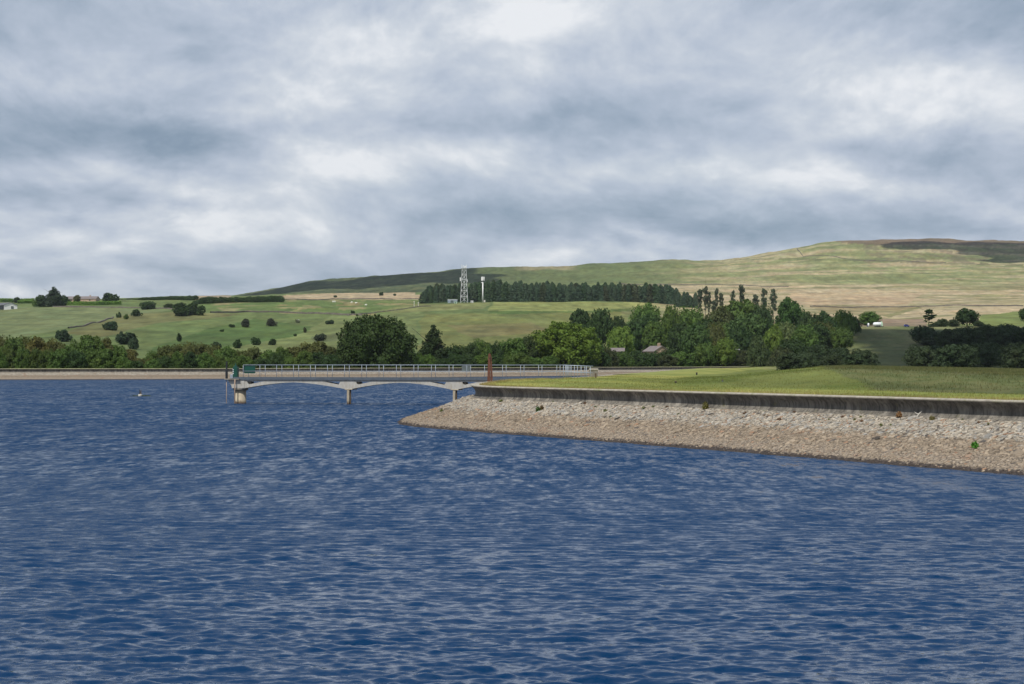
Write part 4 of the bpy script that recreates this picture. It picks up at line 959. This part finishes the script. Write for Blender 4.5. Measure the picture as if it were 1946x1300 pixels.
# plantation
gP = 'conifers of the plantation behind the two masts'; cnt = 0
for row, (dyo, Yc) in enumerate(((0, 1165), (2, 1190), (4, 1215))):
    px = 806.0+row*4
    while px < 1290:
        yt = float(np.interp(px, [800, 815, 830, 860, 900, 930, 1000, 1100, 1200, 1270, 1290], [556, 546, 541, 540, 541, 535, 538, 541, 541, 543, 556]))+random.uniform(-3.5, 6)-dyo*0.5
        tree('con%d' % random.randrange(5), px, Yc, yt, random.uniform(17, 26), 'dark green conifer in the plantation behind the two masts', 'conifer', gP, CON if random.random() < 0.7 else random.choice([(0.055, 0.075, 0.035), (0.05, 0.095, 0.04)]), 'conifer', parts=False); cnt += 1; px += random.choice([0, 0, 0, 2])+ random.uniform(6.5, 12.5)
for p_, yt, wd in ((1288, 553, 16), (1300, 554, 16), (1306, 555, 18), (1293, 560, 16), (1312, 562, 18), (1322, 556, 16)): tree('con%d' % random.randrange(5), p_, 1120, yt, wd, 'lower conifer at the ragged right end of the plantation', 'conifer', 'lower conifers at the right end of the plantation', CON, 'conifer', parts=False)
for k, (p_, yt, yb, wd, lb) in enumerate([(1330, 547, 585, 14, 'thin pine first right of the plantation'), (1341, 541, 588, 14, 'tall thin pine second right of the plantation'), (1348, 552, 588, 11, 'slim pine leaning right, third from the plantation'), (1362, 545, 588, 10, 'very thin pine with a tiny tuft top'), (1371, 554, 588, 12, 'short slim pine left of the gap'), (1356, 568, 590, 14, 'low bushy pine in the gap'),
   (1393, 549, 580, 13, 'narrow pine just left of the tallest lone pine'), (1409, 539, 580, 16, 'tallest lone pine on the heath'), (1437, 557, 580, 16, 'small cone shaped pine right of the tallest one'), (1452, 545, 580, 14, 'pine second from the right on the heath'), (1470, 546, 580, 17, 'rightmost lone pine on the heath')]):
    tree('pine%d' % (k % 4), p_, 1010, yt+1.5, wd*1.0, lb, 'pine', None, (0.070, 0.095, 0.055), 'pine_tree')
# left skyline hedges and trees
for k in range(26):
    p_ = 228+k*5.7; Y = 1330-k*3; tree(rb(), p_, Y, float(np.interp(p_, [228, 300, 370], [569, 564, 562]))+random.uniform(-1, 1), 13, 'bush in the dark hedge along the left skyline', 'bush', 'bushes of the dark skyline hedge', (0.045, 0.085, 0.022), 'bush', parts=False)
for k in range(28):
    p_ = 372+k*6.0; Y = 1180; tree(rb(), p_, Y, float(np.interp(p_, [372, 390, 430, 535], [571, 564, 565, 562]))+random.uniform(-1, 1.5), 14, 'bush in the hedge running right to the tan strip', 'bush', 'bushes of the hedge left of the tan strip', (0.045, 0.085, 0.022), 'bush', parts=False)
bl = [(31, 565, 576, 16, DK, 'round dark bush behind the white gabled barn'), (68, 564, 583, 18, BRT, 'light green tree left of the tall farm tree'), (78, 561, 583, 22, DK, 'dark tree left of the tall farm tree'), (102, 546, 583, 34, (0.035, 0.06, 0.03), 'tallest dark feathery tree by the farm'),
 (116, 558, 583, 20, DK, 'dark tree against the right of the tall farm tree'), (128, 565, 580, 14, DK, 'small dark tree right of the tall farm tree'), (147, 561, 576, 13, OLV, 'airy small tree in front of the brown roof'), (208, 557, 577, 17, DK, 'round topped tree right of the brown roofed farmhouse'),
 (284, 573, 588, 26, (0.05, 0.09, 0.03), 'rounded bush just below the left skyline hedge'), (320, 577, 587, 22, (0.06, 0.085, 0.03), 'low faint bush beside the big dark thicket'), (345, 576, 601, 34, DK, 'left half of the big dark thicket on the hill'), (372, 575, 600, 38, DK, 'right half of the big dark thicket on the hill'),
 (225, 593, 604, 9, DK, 'smallest of three bushes in the middle of the left field'), (240, 597, 607, 9, MID, 'pale small bush between two dark ones in the left field'), (257, 588, 602, 18, DK, 'darkest biggest of three bushes in the left field'), (211, 611, 628, 18, BLG, 'round dark bush alone in the left field gully'),
 (110, 628, 646, 12, BLG, 'left lump of the bluish bush above the tree belt'), (121, 627, 650, 24, BLG, 'bluish dark bush above the tree belt'), (228, 630, 650, 16, BLG, 'dark bush at the top of the gully hedge'), (243, 632, 655, 22, BLG, 'dark bush low in the gully hedge'), (256, 642, 665, 18, BLG, 'lowest dark bush of the gully hedge'),
 (340, 633, 650, 9, DK, 'small upright dark bush alone above the belt'), (422, 626, 631, 10, DK, 'tiny low dark bush on the green bracken'), (440, 616, 622, 12, DK, 'low flat dark bush on the hill'), (467, 606, 622, 18, (0.05, 0.06, 0.035), 'greyish round bush, left of two above the bracken'), (514, 605, 620, 18, (0.055, 0.06, 0.038), 'greyish round bush, right of two above the bracken'),
 (565, 607, 614, 8, (0.14, 0.16, 0.10), 'tiny hawthorn with white blossom'), (626, 608, 617, 14, BLG, 'low bluish bush in the stream gully'), (579, 622, 632, 8, (0.06, 0.07, 0.03), 'faint thin bush in the gully'), (561, 634, 640, 6, DK, 'tiny dark bush low in the gully'), (670, 590, 597, 7, DK, 'small bush by the end of the long wall'),
 (637, 561, 565.5, 6, DK, 'tiny dark bush on the tan strip'), (725, 554.5, 562, 7, DK, 'largest dark bush on the tan strip'), (750, 558, 563, 5, DK, 'smallest dark bush on the tan strip'),
 (410, 650, 668, 16, BLG, 'bluish bush behind the belt left of the gully'), (452, 645, 662, 16, DK, 'bush in the gully line, left one'), (485, 641, 656, 20, DK, 'dark bush in the gully line, middle one'), (518, 644, 656, 16, DK, 'dark bush in the gully line, right one'), (610, 634, 648, 26, (0.04, 0.055, 0.03), 'dark heathery thicket left of the big round tree')]
for (p_, yt, yb, wd, c_, lb) in bl:
    Y, z_ = ground_at(p_, yb); tree('spire' if 'feathery' in lb else rb('scrub', 6) if wd > 6 else rb('round'), p_, Y, yt, wd*1.1, lb, 'tree' if 'tree' in lb.split(' ')[1:4] else 'bush', None, c_, 'broadleaf_tree' if 'tree ' in lb[:26] else 'bush', parts=(yb-yt) > 12)

# ------------------------------------------------------------------ hedges and dry-stone walls
def ribbon_thing(name, pts, h, wd, material, label, cat, group=None, seed=0, leafy=False, color=None):
    P = []
    for (p_, yb) in pts:
        Y, z_ = ground_at(p_, yb); P.append((PX(p_, Y), Y))
    P = resample(np.array(P), 2.0); T, N = frame(P); X0 = P[0]
    z = land_z(P[:, 0]/P[:, 1]*F+CX, P[:, 1]); r = np.random.default_rng(seed); base = (float(P[0, 0]), float(P[0, 1]), float(z[0]))
    if leafy:
        n = int(len(P)*60); i = r.integers(0, len(P), n); a = r.uniform(0, math.pi, n)
        u = np.cos(a)*wd*0.5; v = np.where(r.random(n) < .5, np.sin(a)**0.5, r.random(n))*h
        C = np.stack([P[i, 0]+N[i, 0]*u, P[i, 1]+N[i, 1]*u, z[i]+v], 1)+r.normal(0, 0.12, (n, 3)); C[:, :2] += T[i]*r.uniform(-1, 1, n)[:, None]
        V, Fq = quads(C-np.array(base), unit(r.normal(size=(n, 3))+np.array([0, -0.6, 0.6])), 0.35*r.uniform(0.6, 1.2, n), r)
        prof = [(-wd*.4, -0.3), (-wd*.4, h*.85), (wd*.4, h*.85), (wd*.4, -0.3)]
    else: prof = [(-wd*.5, -0.3), (-wd*.38, h*0.92), (0, h), (wd*.38, h*0.92), (wd*.5, -0.3)]
    W, Fw = sweep(P, prof); W[..., 2] += z[:, None]
    if not leafy: W[:, 1:-1, 2] += r.uniform(-0.18, 0.12, (len(P), 1))
    W = W.reshape(-1, 3)-np.array(base)
    if leafy: W, Fw = np.vstack([V, W]), np.vstack([Fq, Fw+len(V)])
    o = obj(name, np_mesh(name, W, Fw, material, smooth=False)); o.location = base
    if color: o.color = color+(1,)
    tag(o, label, cat, group); return o
HG = (0.11, 0.21, 0.028)
ribbon_thing('hedge', [(112, 580.5), (150, 580), (185, 580), (205, 579.5), (232, 579)], 2.4, 2.4, M['leaf'], 'long clipped bright green hedge below the brown roofed farmhouse', 'hedge', leafy=True, color=HG, seed=1)
ribbon_thing('hedge', [(36, 577), (62, 576)], 2.2, 2.5, M['leaf'], 'short bright green hedge right of the white gabled barn', 'hedge', leafy=True, color=HG, seed=2)
ribbon_thing('hedge', [(-60, 575), (0, 574), (22, 574)], 2.6, 3, M['leaf'], 'light green hedge on the skyline behind the barn roof', 'hedge', leafy=True, color=HG, seed=3)
ribbon_thing('hedge', [(40, 573.5), (64, 573)], 2.6, 3, M['leaf'], 'light green skyline hedge between round bush and farm trees', 'hedge', leafy=True, color=HG, seed=4)
walls = [([(400, 595), (470, 593.5), (540, 594.5), (600, 597), (650, 599.5), (690, 600)], 'dark dry stone wall crossing the green hillside left of centre'),
 ([(535, 569.5), (640, 569), (740, 569), (800, 569)], 'thin dark wall under the tan strip'), ([(100, 584), (180, 584.5), (270, 586), (330, 588)], 'long low wall below the clipped hedge'),
 ([(130, 625), (165, 619), (200, 609), (215, 604)], 'broken wall climbing the left field'), ([(660, 600), (720, 594), (780, 586), (820, 582)], 'wall line climbing right to the plantation corner'),
 ([(1180, 541), (1260, 541), (1400, 543), (1500, 545)], 'long field wall at the foot of the far hill right of centre'), ([(1540, 583), (1640, 585), (1760, 583), (1946, 582)], 'long dark wall across the pale heath'),
 ([(1515, 474), (1519, 480), (1526, 487)], 'short steep wall on the far hill skyline'), ([(1526, 488), (1600, 492), (1680, 497), (1800, 500)], 'thin wall slanting across the far hill below the skyline')]
for k, (pts, lb) in enumerate(walls): ribbon_thing('dry_stone_wall', pts, (0.95, 0.8, 0.8, 0.7, 0.5, 0.9, 0.9, 1.2, 0.8)[k], 0.8, M['drystone'], lb, 'wall', None, 30+k)

# ------------------------------------------------------------------ masts
Ym = 1148.0; zb_ = gz(882, Ym); S = F/Ym
root = empty('lattice_mast', (PX(882, Ym), Ym, zb_), 'tall pale lattice radio mast in front of the plantation', 'mast')
Hm = EYE+(HZ-503)/F*Ym-zb_
def wv(z): return 2.45-(2.45-1.35)*min(1, z/(Hm*0.86))
m = MB(); lv = [0, 4.2, 8.2, 12, 15.6, 18.8, Hm*0.86]
for sx, sy in ((-1, -1), (1, -1), (1, 1), (-1, 1)): m.tube([(sx*wv(z), sy*wv(z), z) for z in lv]+[(sx*wv(99)*0.8, sy*wv(99)*.8, Hm-2)], 0.13, 6)
m.build('mast_legs', M['mast'], root)
m = MB()
for a, b in zip(lv[:-1], lv[1:]):
    wa, wb = wv(a), wv(b)
    for s1, s2 in (((-1, -1), (1, -1)), ((1, -1), (1, 1)), ((1, 1), (-1, 1)), ((-1, 1), (-1, -1))):
        m.tube([(s1[0]*wa, s1[1]*wa, a), (s2[0]*wb, s2[1]*wb, b)], 0.075, 5); m.tube([(s2[0]*wa, s2[1]*wa, a), (s1[0]*wb, s1[1]*wb, b)], 0.075, 5)
        m.tube([(s1[0]*wb, s1[1]*wb, b), (s2[0]*wb, s2[1]*wb, b)], 0.075, 5)
m.tube([(0, 0, 0), (0, 0, Hm*0.9)], 0.16, 6)
m.build('bracing', M['mast'], root)
m = MB(); m.box(-1.7, 1.7, -1.7, 1.7, Hm-2.6, Hm-2.35); m.build('top_platform', M['mast'], root)
for x, z_, w__, h_ in ((-1.5, Hm-2.3, 0.3, 2.3), (1.5, Hm-2.3, 0.3, 2.3), (0.6, Hm-2.3, 0.7, 1.4), (-0.5, Hm-2.3, 0.3, 1.9), (-2.5, 14.5, 0.65, 2.4), (2.3, 13.8, 0.25, 1.8)):
    m = MB(); m.box(x-w__/2, x+w__/2, -1.95, -1.6, z_, z_+h_, 0.04); m.tube([(x, -1.6, z_+h_*0.5), (x*0.5, -1.0, z_+h_*0.5)], 0.06, 5); m.build('antenna_panel', M['mastwhite'], root)
Y2 = 1146.0; zb2 = gz(918, Y2); H2 = EYE+(HZ-526)/F*Y2-zb2
root = empty('monopole_mast', (PX(917.5, Y2), Y2, zb2), 'slim white monopole mast right of the lattice mast', 'mast')
m = MB(); m.tube([(0, 0, -0.5), (0, 0, H2-2.6)], [0.48, 0.34], 14); m.build('pole', M['mastwhite'], root, True)
m = MB(); m.tube([(0, 0, H2-3.4), (0, 0, H2-2.7), (0, 0, H2-2.5)], [0.45, 0.75, 0.5], 12); m.build('head_frame', M['grey'], root)
for a in range(3):
    c_, s_ = math.cos(a*2.09+0.5)*0.9, math.sin(a*2.09+0.5)*0.9; m = MB(); m.box(c_-0.32, c_+0.32, s_-0.2, s_+0.2, H2-2.6, H2, 0.05); m.tube([(c_, s_, H2-1.6), (0, 0, H2-2.6)], 0.08, 5); m.build('antenna_panel', M['mastwhite'], root)
m = MB(); m.box(-1.0, -0.5, -0.5, -0.1, H2-4.2, H2-3.7, 0.05); m.build('small_dish', M['mastwhite'], root)
m = MB(); m.box(0.7, 1.7, -0.5, 0.3, 0, 1.5, 0.05); m.build('base_cabinet', M['palewood'], root)
def box_thing(name, px, Y, w_, dpt, h, mt, label, cat, roofm=None):
    z = gz(px, Y); root = empty(name, (PX(px, Y), Y, z-0.05), label, cat)
    m = MB(); m.box(-w_/2, w_/2, -dpt/2, dpt/2, -0.5, h, 0.03); m.build('body', M[mt], root)
    m = MB(); m.box(-w_/2-0.1, w_/2+0.1, -dpt/2-0.1, dpt/2+0.1, h+0.003, h+0.18, 0.03); m.build('roof', M[roofm or mt], root)
    m = MB(); m.box(-w_*0.2, w_*0.1, -dpt/2-0.04, -dpt/2-0.003, 0.1, h*0.8); m.build('door', M['grey'], root)
box_thing('equipment_cabin', 860, 1152, 6.5, 2.4, 2.2, 'galv', 'long grey equipment cabin left of the lattice mast foot', 'cabin', 'mastwhite')
box_thing('equipment_cabinet', 866, 1144, 1.8, 0.8, 1.3, 'palegreen', 'pale green cabinet in front of the grey equipment cabin', 'cabinet')
box_thing('equipment_cabinet', 897, 1144, 1.8, 0.8, 1.3, 'mastwhite', 'low white cabinet between the two masts', 'cabinet')
m = MB(); z0 = gz(875, 1141)
for k in range(29):
    x = PX(846, 1141)+k*0.72; m.tube([(x, 1141, z0-0.6), (x, 1141, z0+1.5)], 0.06, 4)
for zz in (0.3, 0.9, 1.4): m.tube([(PX(846, 1141), 1141, z0+zz), (PX(903, 1141), 1141, z0+zz)], 0.05, 4)
fn = m.build('fence', M['greenpaint']); tag(fn, 'low dark green fence round the foot of the lattice mast', 'fence')
for p_, yb, yt, lb in ((787, 584, 572, 'pale thin post at the left corner of the plantation, left of two'), (795, 582, 574, 'shorter post nearer the plantation corner')):
    Y, z_ = ground_at(p_, yb); m = MB(); h_ = (yb-yt)/F*Y; m.tube([(0, 0, -0.5), (0, 0, h_)], 0.18, 6); m.box(-0.5, 0.5, -0.08, 0.08, h_-0.6, h_-0.4); o = m.build('utility_post', M['palewood']); o.location = (PX(p_, Y), Y, z_); tag(o, lb, 'post')

# ------------------------------------------------------------------ houses
def house(name, px, yb, w_, dpt, h, rh, wallm, roofm, label, rz=0, Y=None, chim=1, gable_front=False, cat='house', win=2):
    if Y is None: Y, z = ground_at(px, yb)
    else: z = EYE+(HZ-yb)/F*Y
    root = empty(name, (PX(px, Y), Y, z), label, cat, rz=rz)
    m = MB(); m.prism([(-dpt/2, -2.0), (dpt/2, -2.0), (dpt/2, h), (0, h+rh), (-dpt/2, h)], -w_/2, w_/2)   # ridge along local y
    o = m.build('walls', M[wallm], root)
    m = MB(); e = 0.35; th = 0.14; k = rh/(dpt/2)
    for s in (-1, 1): m.prism([(0, h+rh+0.01), (s*(dpt/2+e), h-k*e+0.01), (s*(dpt/2+e), h-k*e+th), (0, h+rh+th+0.04)], -w_/2-e, w_/2+e)
    rf = m.build('roof', M[roofm], root)
    for c in range(chim):
        m = MB(); yy = -w_*0.25+c*w_*0.4; m.box(-0.4, 0.4, yy-0.4, yy+0.4, h+rh-0.5, h+rh+1.1, 0.04); m.build('chimney', M['sandstone'], rf)
    for c in range(win):
        yy = -w_*0.3+c*w_*0.6/max(1, win-1); m = MB(); m.box(-dpt/2-0.05, -dpt/2-0.004, yy-0.5, yy+0.5, h*0.35, h*0.75); m.build('window', M['glass'], root)
    if win:
        m = MB(); m.box(-0.6, 0.6, -w_/2-0.05, -w_/2-0.004, 0, h*0.7); m.build('door', M['grey'], root)
    return root
# barn: gable towards us, roof running back to the left
Yb, zb0 = ground_at(24, 588.5); bn = house('barn', 24-22, 588, 26, 8.6, 2.3, 1.5, 'render', 'slate', 'white gabled farm building with a dark slate roof at the left edge', rz=R(42), Y=Yb+9.6, chim=0, cat='barn', win=0)
m = MB(); m.box(-4.36, -4.303, -12.9, 12.9, -0.5, 2.1); m.build('dark_side', M['black'], bn)  # dark sheet over the long side wall of the barn
m = MB(); m.box(0.2, 1.9, -13.06, -13.003, 0, 1.7); m.build('door', M['grey'], bn)
house('farmhouse', 157, 574, 24, 8, 2.3, 1.9, 'sandstone', 'brownroof', 'long low farmhouse with a brown roof on the left skyline', rz=R(82), Y=1300, chim=2)
house('stone_house', 1247, 678, 7.5, 5.6, 1.9, 1.6, 'sandstone', 'brownroof', 'sandstone gabled house half hidden in the trees', rz=R(25), Y=575, chim=1)
house('cottage', 1174, 676, 4, 3.4, 1.5, 0.9, 'sandstone', 'brownroof', 'small brown roof poking out left of the sandstone gable', rz=R(85), Y=560, chim=0)
house('shed', 1306, 688, 4.2, 3.6, 1.3, 0.8, 'sandstone', 'slate', 'low grey roofed shed at the foot of the wood', rz=R(70), Y=538, chim=0, cat='shed')
def caravan(px, Y, y0, s, label):
    z = EYE+(HZ-y0)/F*Y; root = empty('caravan', (PX(px, Y), Y, z), label, 'caravan', rz=0.2)
    m = MB(); m.prism([(-1.5*s, 0.3*s), (1.5*s, 0.3*s), (1.6*s, 1.2*s), (1.3*s, 1.75*s), (-1.3*s, 1.75*s), (-1.6*s, 1.1*s)], -0.7*s, 0.7*s); m.build('body', M['mastwhite'], root)
    m = MB(); m.box(-0.9*s, 0.9*s, -0.73*s, -0.703*s, 0.95*s, 1.4*s); m.build('window', M['glass'], root)
    for x in (-0.4, 0.4): m = MB(); m.tube([(x*s, -0.75*s, 0.25*s), (x*s, -0.55*s, 0.25*s)], 0.27*s, 12); m.build('wheel', M['rubber'], root)
caravan(1401, 560, 669.5, 0.6, 'small white caravan half hidden low in the wood')
caravan(1326.5, 520, 676, 0.4, 'tiny white trailer roof above the grey shed')
# tank trailer, drum and car on the skyline of the shaded meadow
Yt = 728.0
def gzz(p_): return gz(p_, Yt)
root = empty('tank_trailer', (PX(1669, Yt), Yt, gzz(1669)), 'white tank trailer with pale green end on the meadow skyline', 'trailer')
m = MB(); m.tube([(-2.15, 0, 1.15), (-2.0, 0, 1.15), (-1.4, 0, 1.15), (1.1, 0, 1.15), (1.2, 0, 1.15)], [0.35, 0.65, 0.85, 0.9, 0.6], 18); m.build('tank', M['white'], root, True)
m = MB(); m.box(1.1, 1.9, -0.5, 0.5, 0.35, 1.9, 0.06); m.box(1.25, 1.6, -0.2, 0.2, 1.9, 2.5, 0.04); m.build('pump', M['palegreen'], root)
m = MB(); m.box(-1.6, 2.0, -0.35, 0.35, 0.12, 0.28); m.tube([(2.0, 0, 0.2), (2.5, 0, 0.25)], 0.06, 6); m.build('chassis', M['black'], root)
for x in (-0.6, 0.3):
    m = MB(); m.tube([(x, -0.75, 0.32), (x, -0.5, 0.32)], 0.33, 14); m.build('wheel', M['rubber'], root)
root = empty('upright_tank', (PX(1650, Yt), Yt, gzz(1650)), 'small upright white tank left of the tank trailer', 'tank')
m = MB(); m.tube([(0.1, 0, 0), (0.1, 0, 1.4), (0.1, 0, 1.6)], [0.4, 0.4, 0.2], 12); m.build('drum', M['white'], root, True)
m = MB(); m.box(-0.42, -0.31, -0.2, 0.2, 0, 1.5, 0.02); m.build('stand', M['bluepaint'], root)
root = empty('parked_car', (PX(1723, Yt), Yt, gzz(1723)), 'small dark blue parked car on the meadow skyline', 'car')
m = MB(); m.prism([(-1.05, 0.2), (1.05, 0.2), (1.1, 0.62), (0.5, 0.72), (0.2, 1.12), (-0.8, 1.12), (-1.08, 0.7)], -0.6, 0.6); m.build('body', M['bluepaint'], root)
m = MB(); m.prism([(-0.85, 0.72), (0.38, 0.72), (0.14, 1.05), (-0.72, 1.05)], -0.615, -0.603); m.build('side_window', M['glass'], root)
for x in (-0.65, 0.65): m = MB(); m.tube([(x, -0.62, 0.22), (x, -0.45, 0.22)], 0.24, 12); m.build('wheel', M['rubber'], root)

# sheep on the hill field
def sheep_proto():
    m = MB(); m.tube([(-0.55, 0, 0.62), (-0.4, 0, 0.65), (0, 0, 0.68), (0.4, 0, 0.66), (0.55, 0, 0.66)], [0.12, 0.30, 0.34, 0.30, 0.14], 10)
    m.tube([(0.5, 0, 0.75), (0.68, 0, 0.85), (0.86, 0, 0.78)], [0.14, 0.12, 0.07], 8)
    for x in (-0.35, 0.35):
        for y in (-0.15, 0.15): m.tube([(x, y, 0.45), (x+0.02, y, 0.22), (x, y, 0.0)], [0.08, 0.05, 0.045], 6)
    me = bpy.data.meshes.new('sheep'); me.from_pydata(m.v, [], m.f); me.materials.append(M['wool']); me.update(); return me
shm = sheep_proto()
for k, (p_, yb) in enumerate(((633, 575.5), (635.5, 575.8), (668, 577), (676.5, 578.5), (566, 613), (695, 582))):
    Y, z_ = ground_at(p_, yb); o = obj('sheep', shm); o.location = (PX(p_, Y), Y, z_+0.05); o.rotation_euler = (0, 0, random.uniform(-0.6, 0.6)); o.scale = (1.25,)*3
    tag(o, 'tiny white sheep grazing on the green field under the tan strip' if yb < 600 else 'lone white sheep beside the blossoming hawthorn', 'sheep', 'sheep on the field under the tan strip' if yb < 600 else None)

# ------------------------------------------------------------------ weeds and twig on the stone slope
def beach_pt(px, yp):
    # intersection of the sight line with the slope
    best = None; P = near_path[(near_path[:, 1] > 40) & (near_path[:, 1] < 112)]; T, N = frame(P)
    for u in np.linspace(0.45, 4.8, 60):
        Q = P+N*u; z = beach_z(u); qx = CX+Q[:, 0]/Q[:, 1]*F; qy = HZ-(z-EYE)/Q[:, 1]*F
        dd = (qx-px)**2+(qy-yp)**2; k = int(np.argmin(dd))
        if best is None or dd[k] < best[0]: best = (dd[k], Q[k, 0], Q[k, 1], float(z))
    return best[1:]
def weed(px, yp, wpx, hpx, col, label, n=260, group=None):
    x, y, z = beach_pt(px, yp); s = y/F; W, H = wpx*s/2, hpx*s; r = np.random.default_rng(int(px*7+yp))
    root = empty('weed_plant', (x, y, z-0.02), label, 'plant', group)
    dvec = unit(r.normal(size=(n, 3))); dvec[:, 2] = np.abs(dvec[:, 2]); C = dvec*np.array([W, W, H])*r.uniform(0.3, 1, (n, 1)); C[:, 2] += 0.03
    V, Fq = quads(C, unit(dvec+r.normal(0, 0.7, (n, 3))), min(W, H)*0.22*r.uniform(0.6, 1.3, n), r)
    o = obj('leaves', np_mesh('leaves', V, Fq, M['leaf'], smooth=False), root); o.color = tuple(col)+(1,)
    m = MB()
    for k in range(5): m.tube([(0, 0, -0.04), (r.uniform(-W, W)*0.7, r.uniform(-W, W)*0.5, H*0.8)], [0.008, 0.004], 5)
    m.build('stem', M['bark'], root)
weed(1850, 849, 17, 14, (0.07, 0.22, 0.025), 'bright green leafy plant alone low on the right of the stone slope')
weed(1021, 781, 11, 11, (0.05, 0.11, 0.025), 'green leafy weed on the stones below the wall, left one of a pair')
weed(1030, 779, 9, 11, (0.10, 0.07, 0.03), 'brownish weed touching the green one below the wall')
weed(1341, 774, 14, 14, (0.17, 0.16, 0.05), 'yellowish weed against the foot of the wall at its middle')
weed(839, 782, 8, 6, (0.12, 0.15, 0.04), 'tiny yellow green tuft near the tip of the stone slope', 120)
weed(951, 765, 12, 5, (0.12, 0.14, 0.04), 'low grass tuft at the left end of the wall foot', 120)
weed(1712, 788, 12, 11, (0.20, 0.12, 0.06), 'reddish brown seeding weed at the wall foot left of the bleached twig')
weed(1771, 801, 14, 8, (0.16, 0.14, 0.05), 'yellow brown tuft right of the bleached twig', 160)
gR = 'reddish weeds among the upper stones'
for p_, yp in ((1416, 786), (1452, 787), (1480, 796), (1510, 779), (1600, 790), (1636, 800), (1782, 808), (1862, 806), (1905, 812), (1265, 767), (1112, 764)):
    weed(p_, yp+2, random.uniform(7, 11), random.uniform(2.5, 4.5), (0.17, 0.10, 0.06), 'reddish dock weed among the pale upper stones', 120, gR)
gG = 'small green tufts on the stone slope'
for k in range(16):
    p_ = random.uniform(960, 1900); yp = float(np.interp(p_, [912, 1340, 1946], [758, 774, 796]))+random.uniform(2, 26)
    weed(p_, yp, random.uniform(5, 10), random.uniform(3, 6), (0.13, 0.15, 0.05), 'small yellowish green tuft between the upper stones', 70, gG)
x, y, z = beach_pt(1745, 792)
m = MB(); m.tube([(0, 0, 0), (0.06, -0.02, 0.10), (0.14, 0, 0.17)], [0.018, 0.014, 0.006], 6); m.tube([(0.05, 0, 0.08), (-0.03, 0, 0.12), (-0.08, 0.02, 0.17)], [0.014, 0.01, 0.005], 6); m.tube([(-0.1, 0, 0.01), (0.02, 0, 0.03)], [0.012, 0.016], 6)
o = m.build('dead_twig', M['palewood']); o.location = (x, y, z+0.03); o.scale = (1.3,)*3; tag(o, 'bleached forked twig sticking up near the foot of the wall', 'twig')

# ------------------------------------------------------------------ real clouds overhead (out of frame) whose shadows fall on the hills
def cloud(cx, cy, rx, ry, alt, seed, zt=15):
    tt = (alt-zt)/SUN_DIR.z; ox, oy = cx+SUN_DIR.x*tt, cy+SUN_DIR.y*tt
    n, k = 72, 22; th = np.linspace(0, math.pi, k); ph = np.linspace(0, 2*math.pi, n+1)[:-1]
    T_, P_ = np.meshgrid(th, ph, indexing='ij'); x = np.sin(T_)*np.cos(P_); y = np.sin(T_)*np.sin(P_); z = np.cos(T_)
    rr = 1+0.55*(fbm(x*2.2+5+seed, y*2.2+5, 4, seed)-0.5)*2
    V = np.stack([x*rx*rr, y*ry*rr, np.where(z > 0, z*55, z*16)*rr], -1).reshape(-1, 3)
    ix = np.arange(k*n).reshape(k, n); Fq = np.stack([ix[:-1], np.roll(ix, -1, 1)[:-1], np.roll(ix, -1, 1)[1:], ix[1:]], -1).reshape(-1, 4)
    o = obj('cloud', np_mesh('cloud', V, Fq, M['cloud'])); o.location = (ox, oy, alt); tag(o, kind='structure')
cloud(292, 560, 205, 195, 700, 1)
for k, (cx_, cy_, rx_, ry_) in enumerate(((620, 2500, 65, 40), (690, 2470, 85, 90), (770, 2480, 100, 120), (880, 2470, 130, 140), (700, 2330, 60, 25))):
    cloud(cx_, cy_, rx_, ry_, 820+k*9, 12+k, 150)
cloud(-330, 2300, 190, 190, 800, 3, 90); cloud(-140, 2380, 150, 150, 810, 4, 110)

# ------------------------------------------------------------------ thin summer haze
hz_ = bpy.data.materials.new('haze'); hz_.use_nodes = True; ht = NT(hz_.node_tree); ht.n.clear()
ho = ht.new('ShaderNodeOutputMaterial'); hv = ht.new('ShaderNodeVolumePrincipled'); hv.inputs['Color'].default_value = (0.80, 0.88, 1.0, 1); hv.inputs['Density'].default_value = 0.00004; hv.inputs['Anisotropy'].default_value = 0.2
ht.l.new(hv.outputs[0], ho.inputs['Volume'])
m = MB(); m.box(-9000, 9000, -200, 4600, -60, 330); o = m.build('haze', hz_); tag(o, kind='stuff')
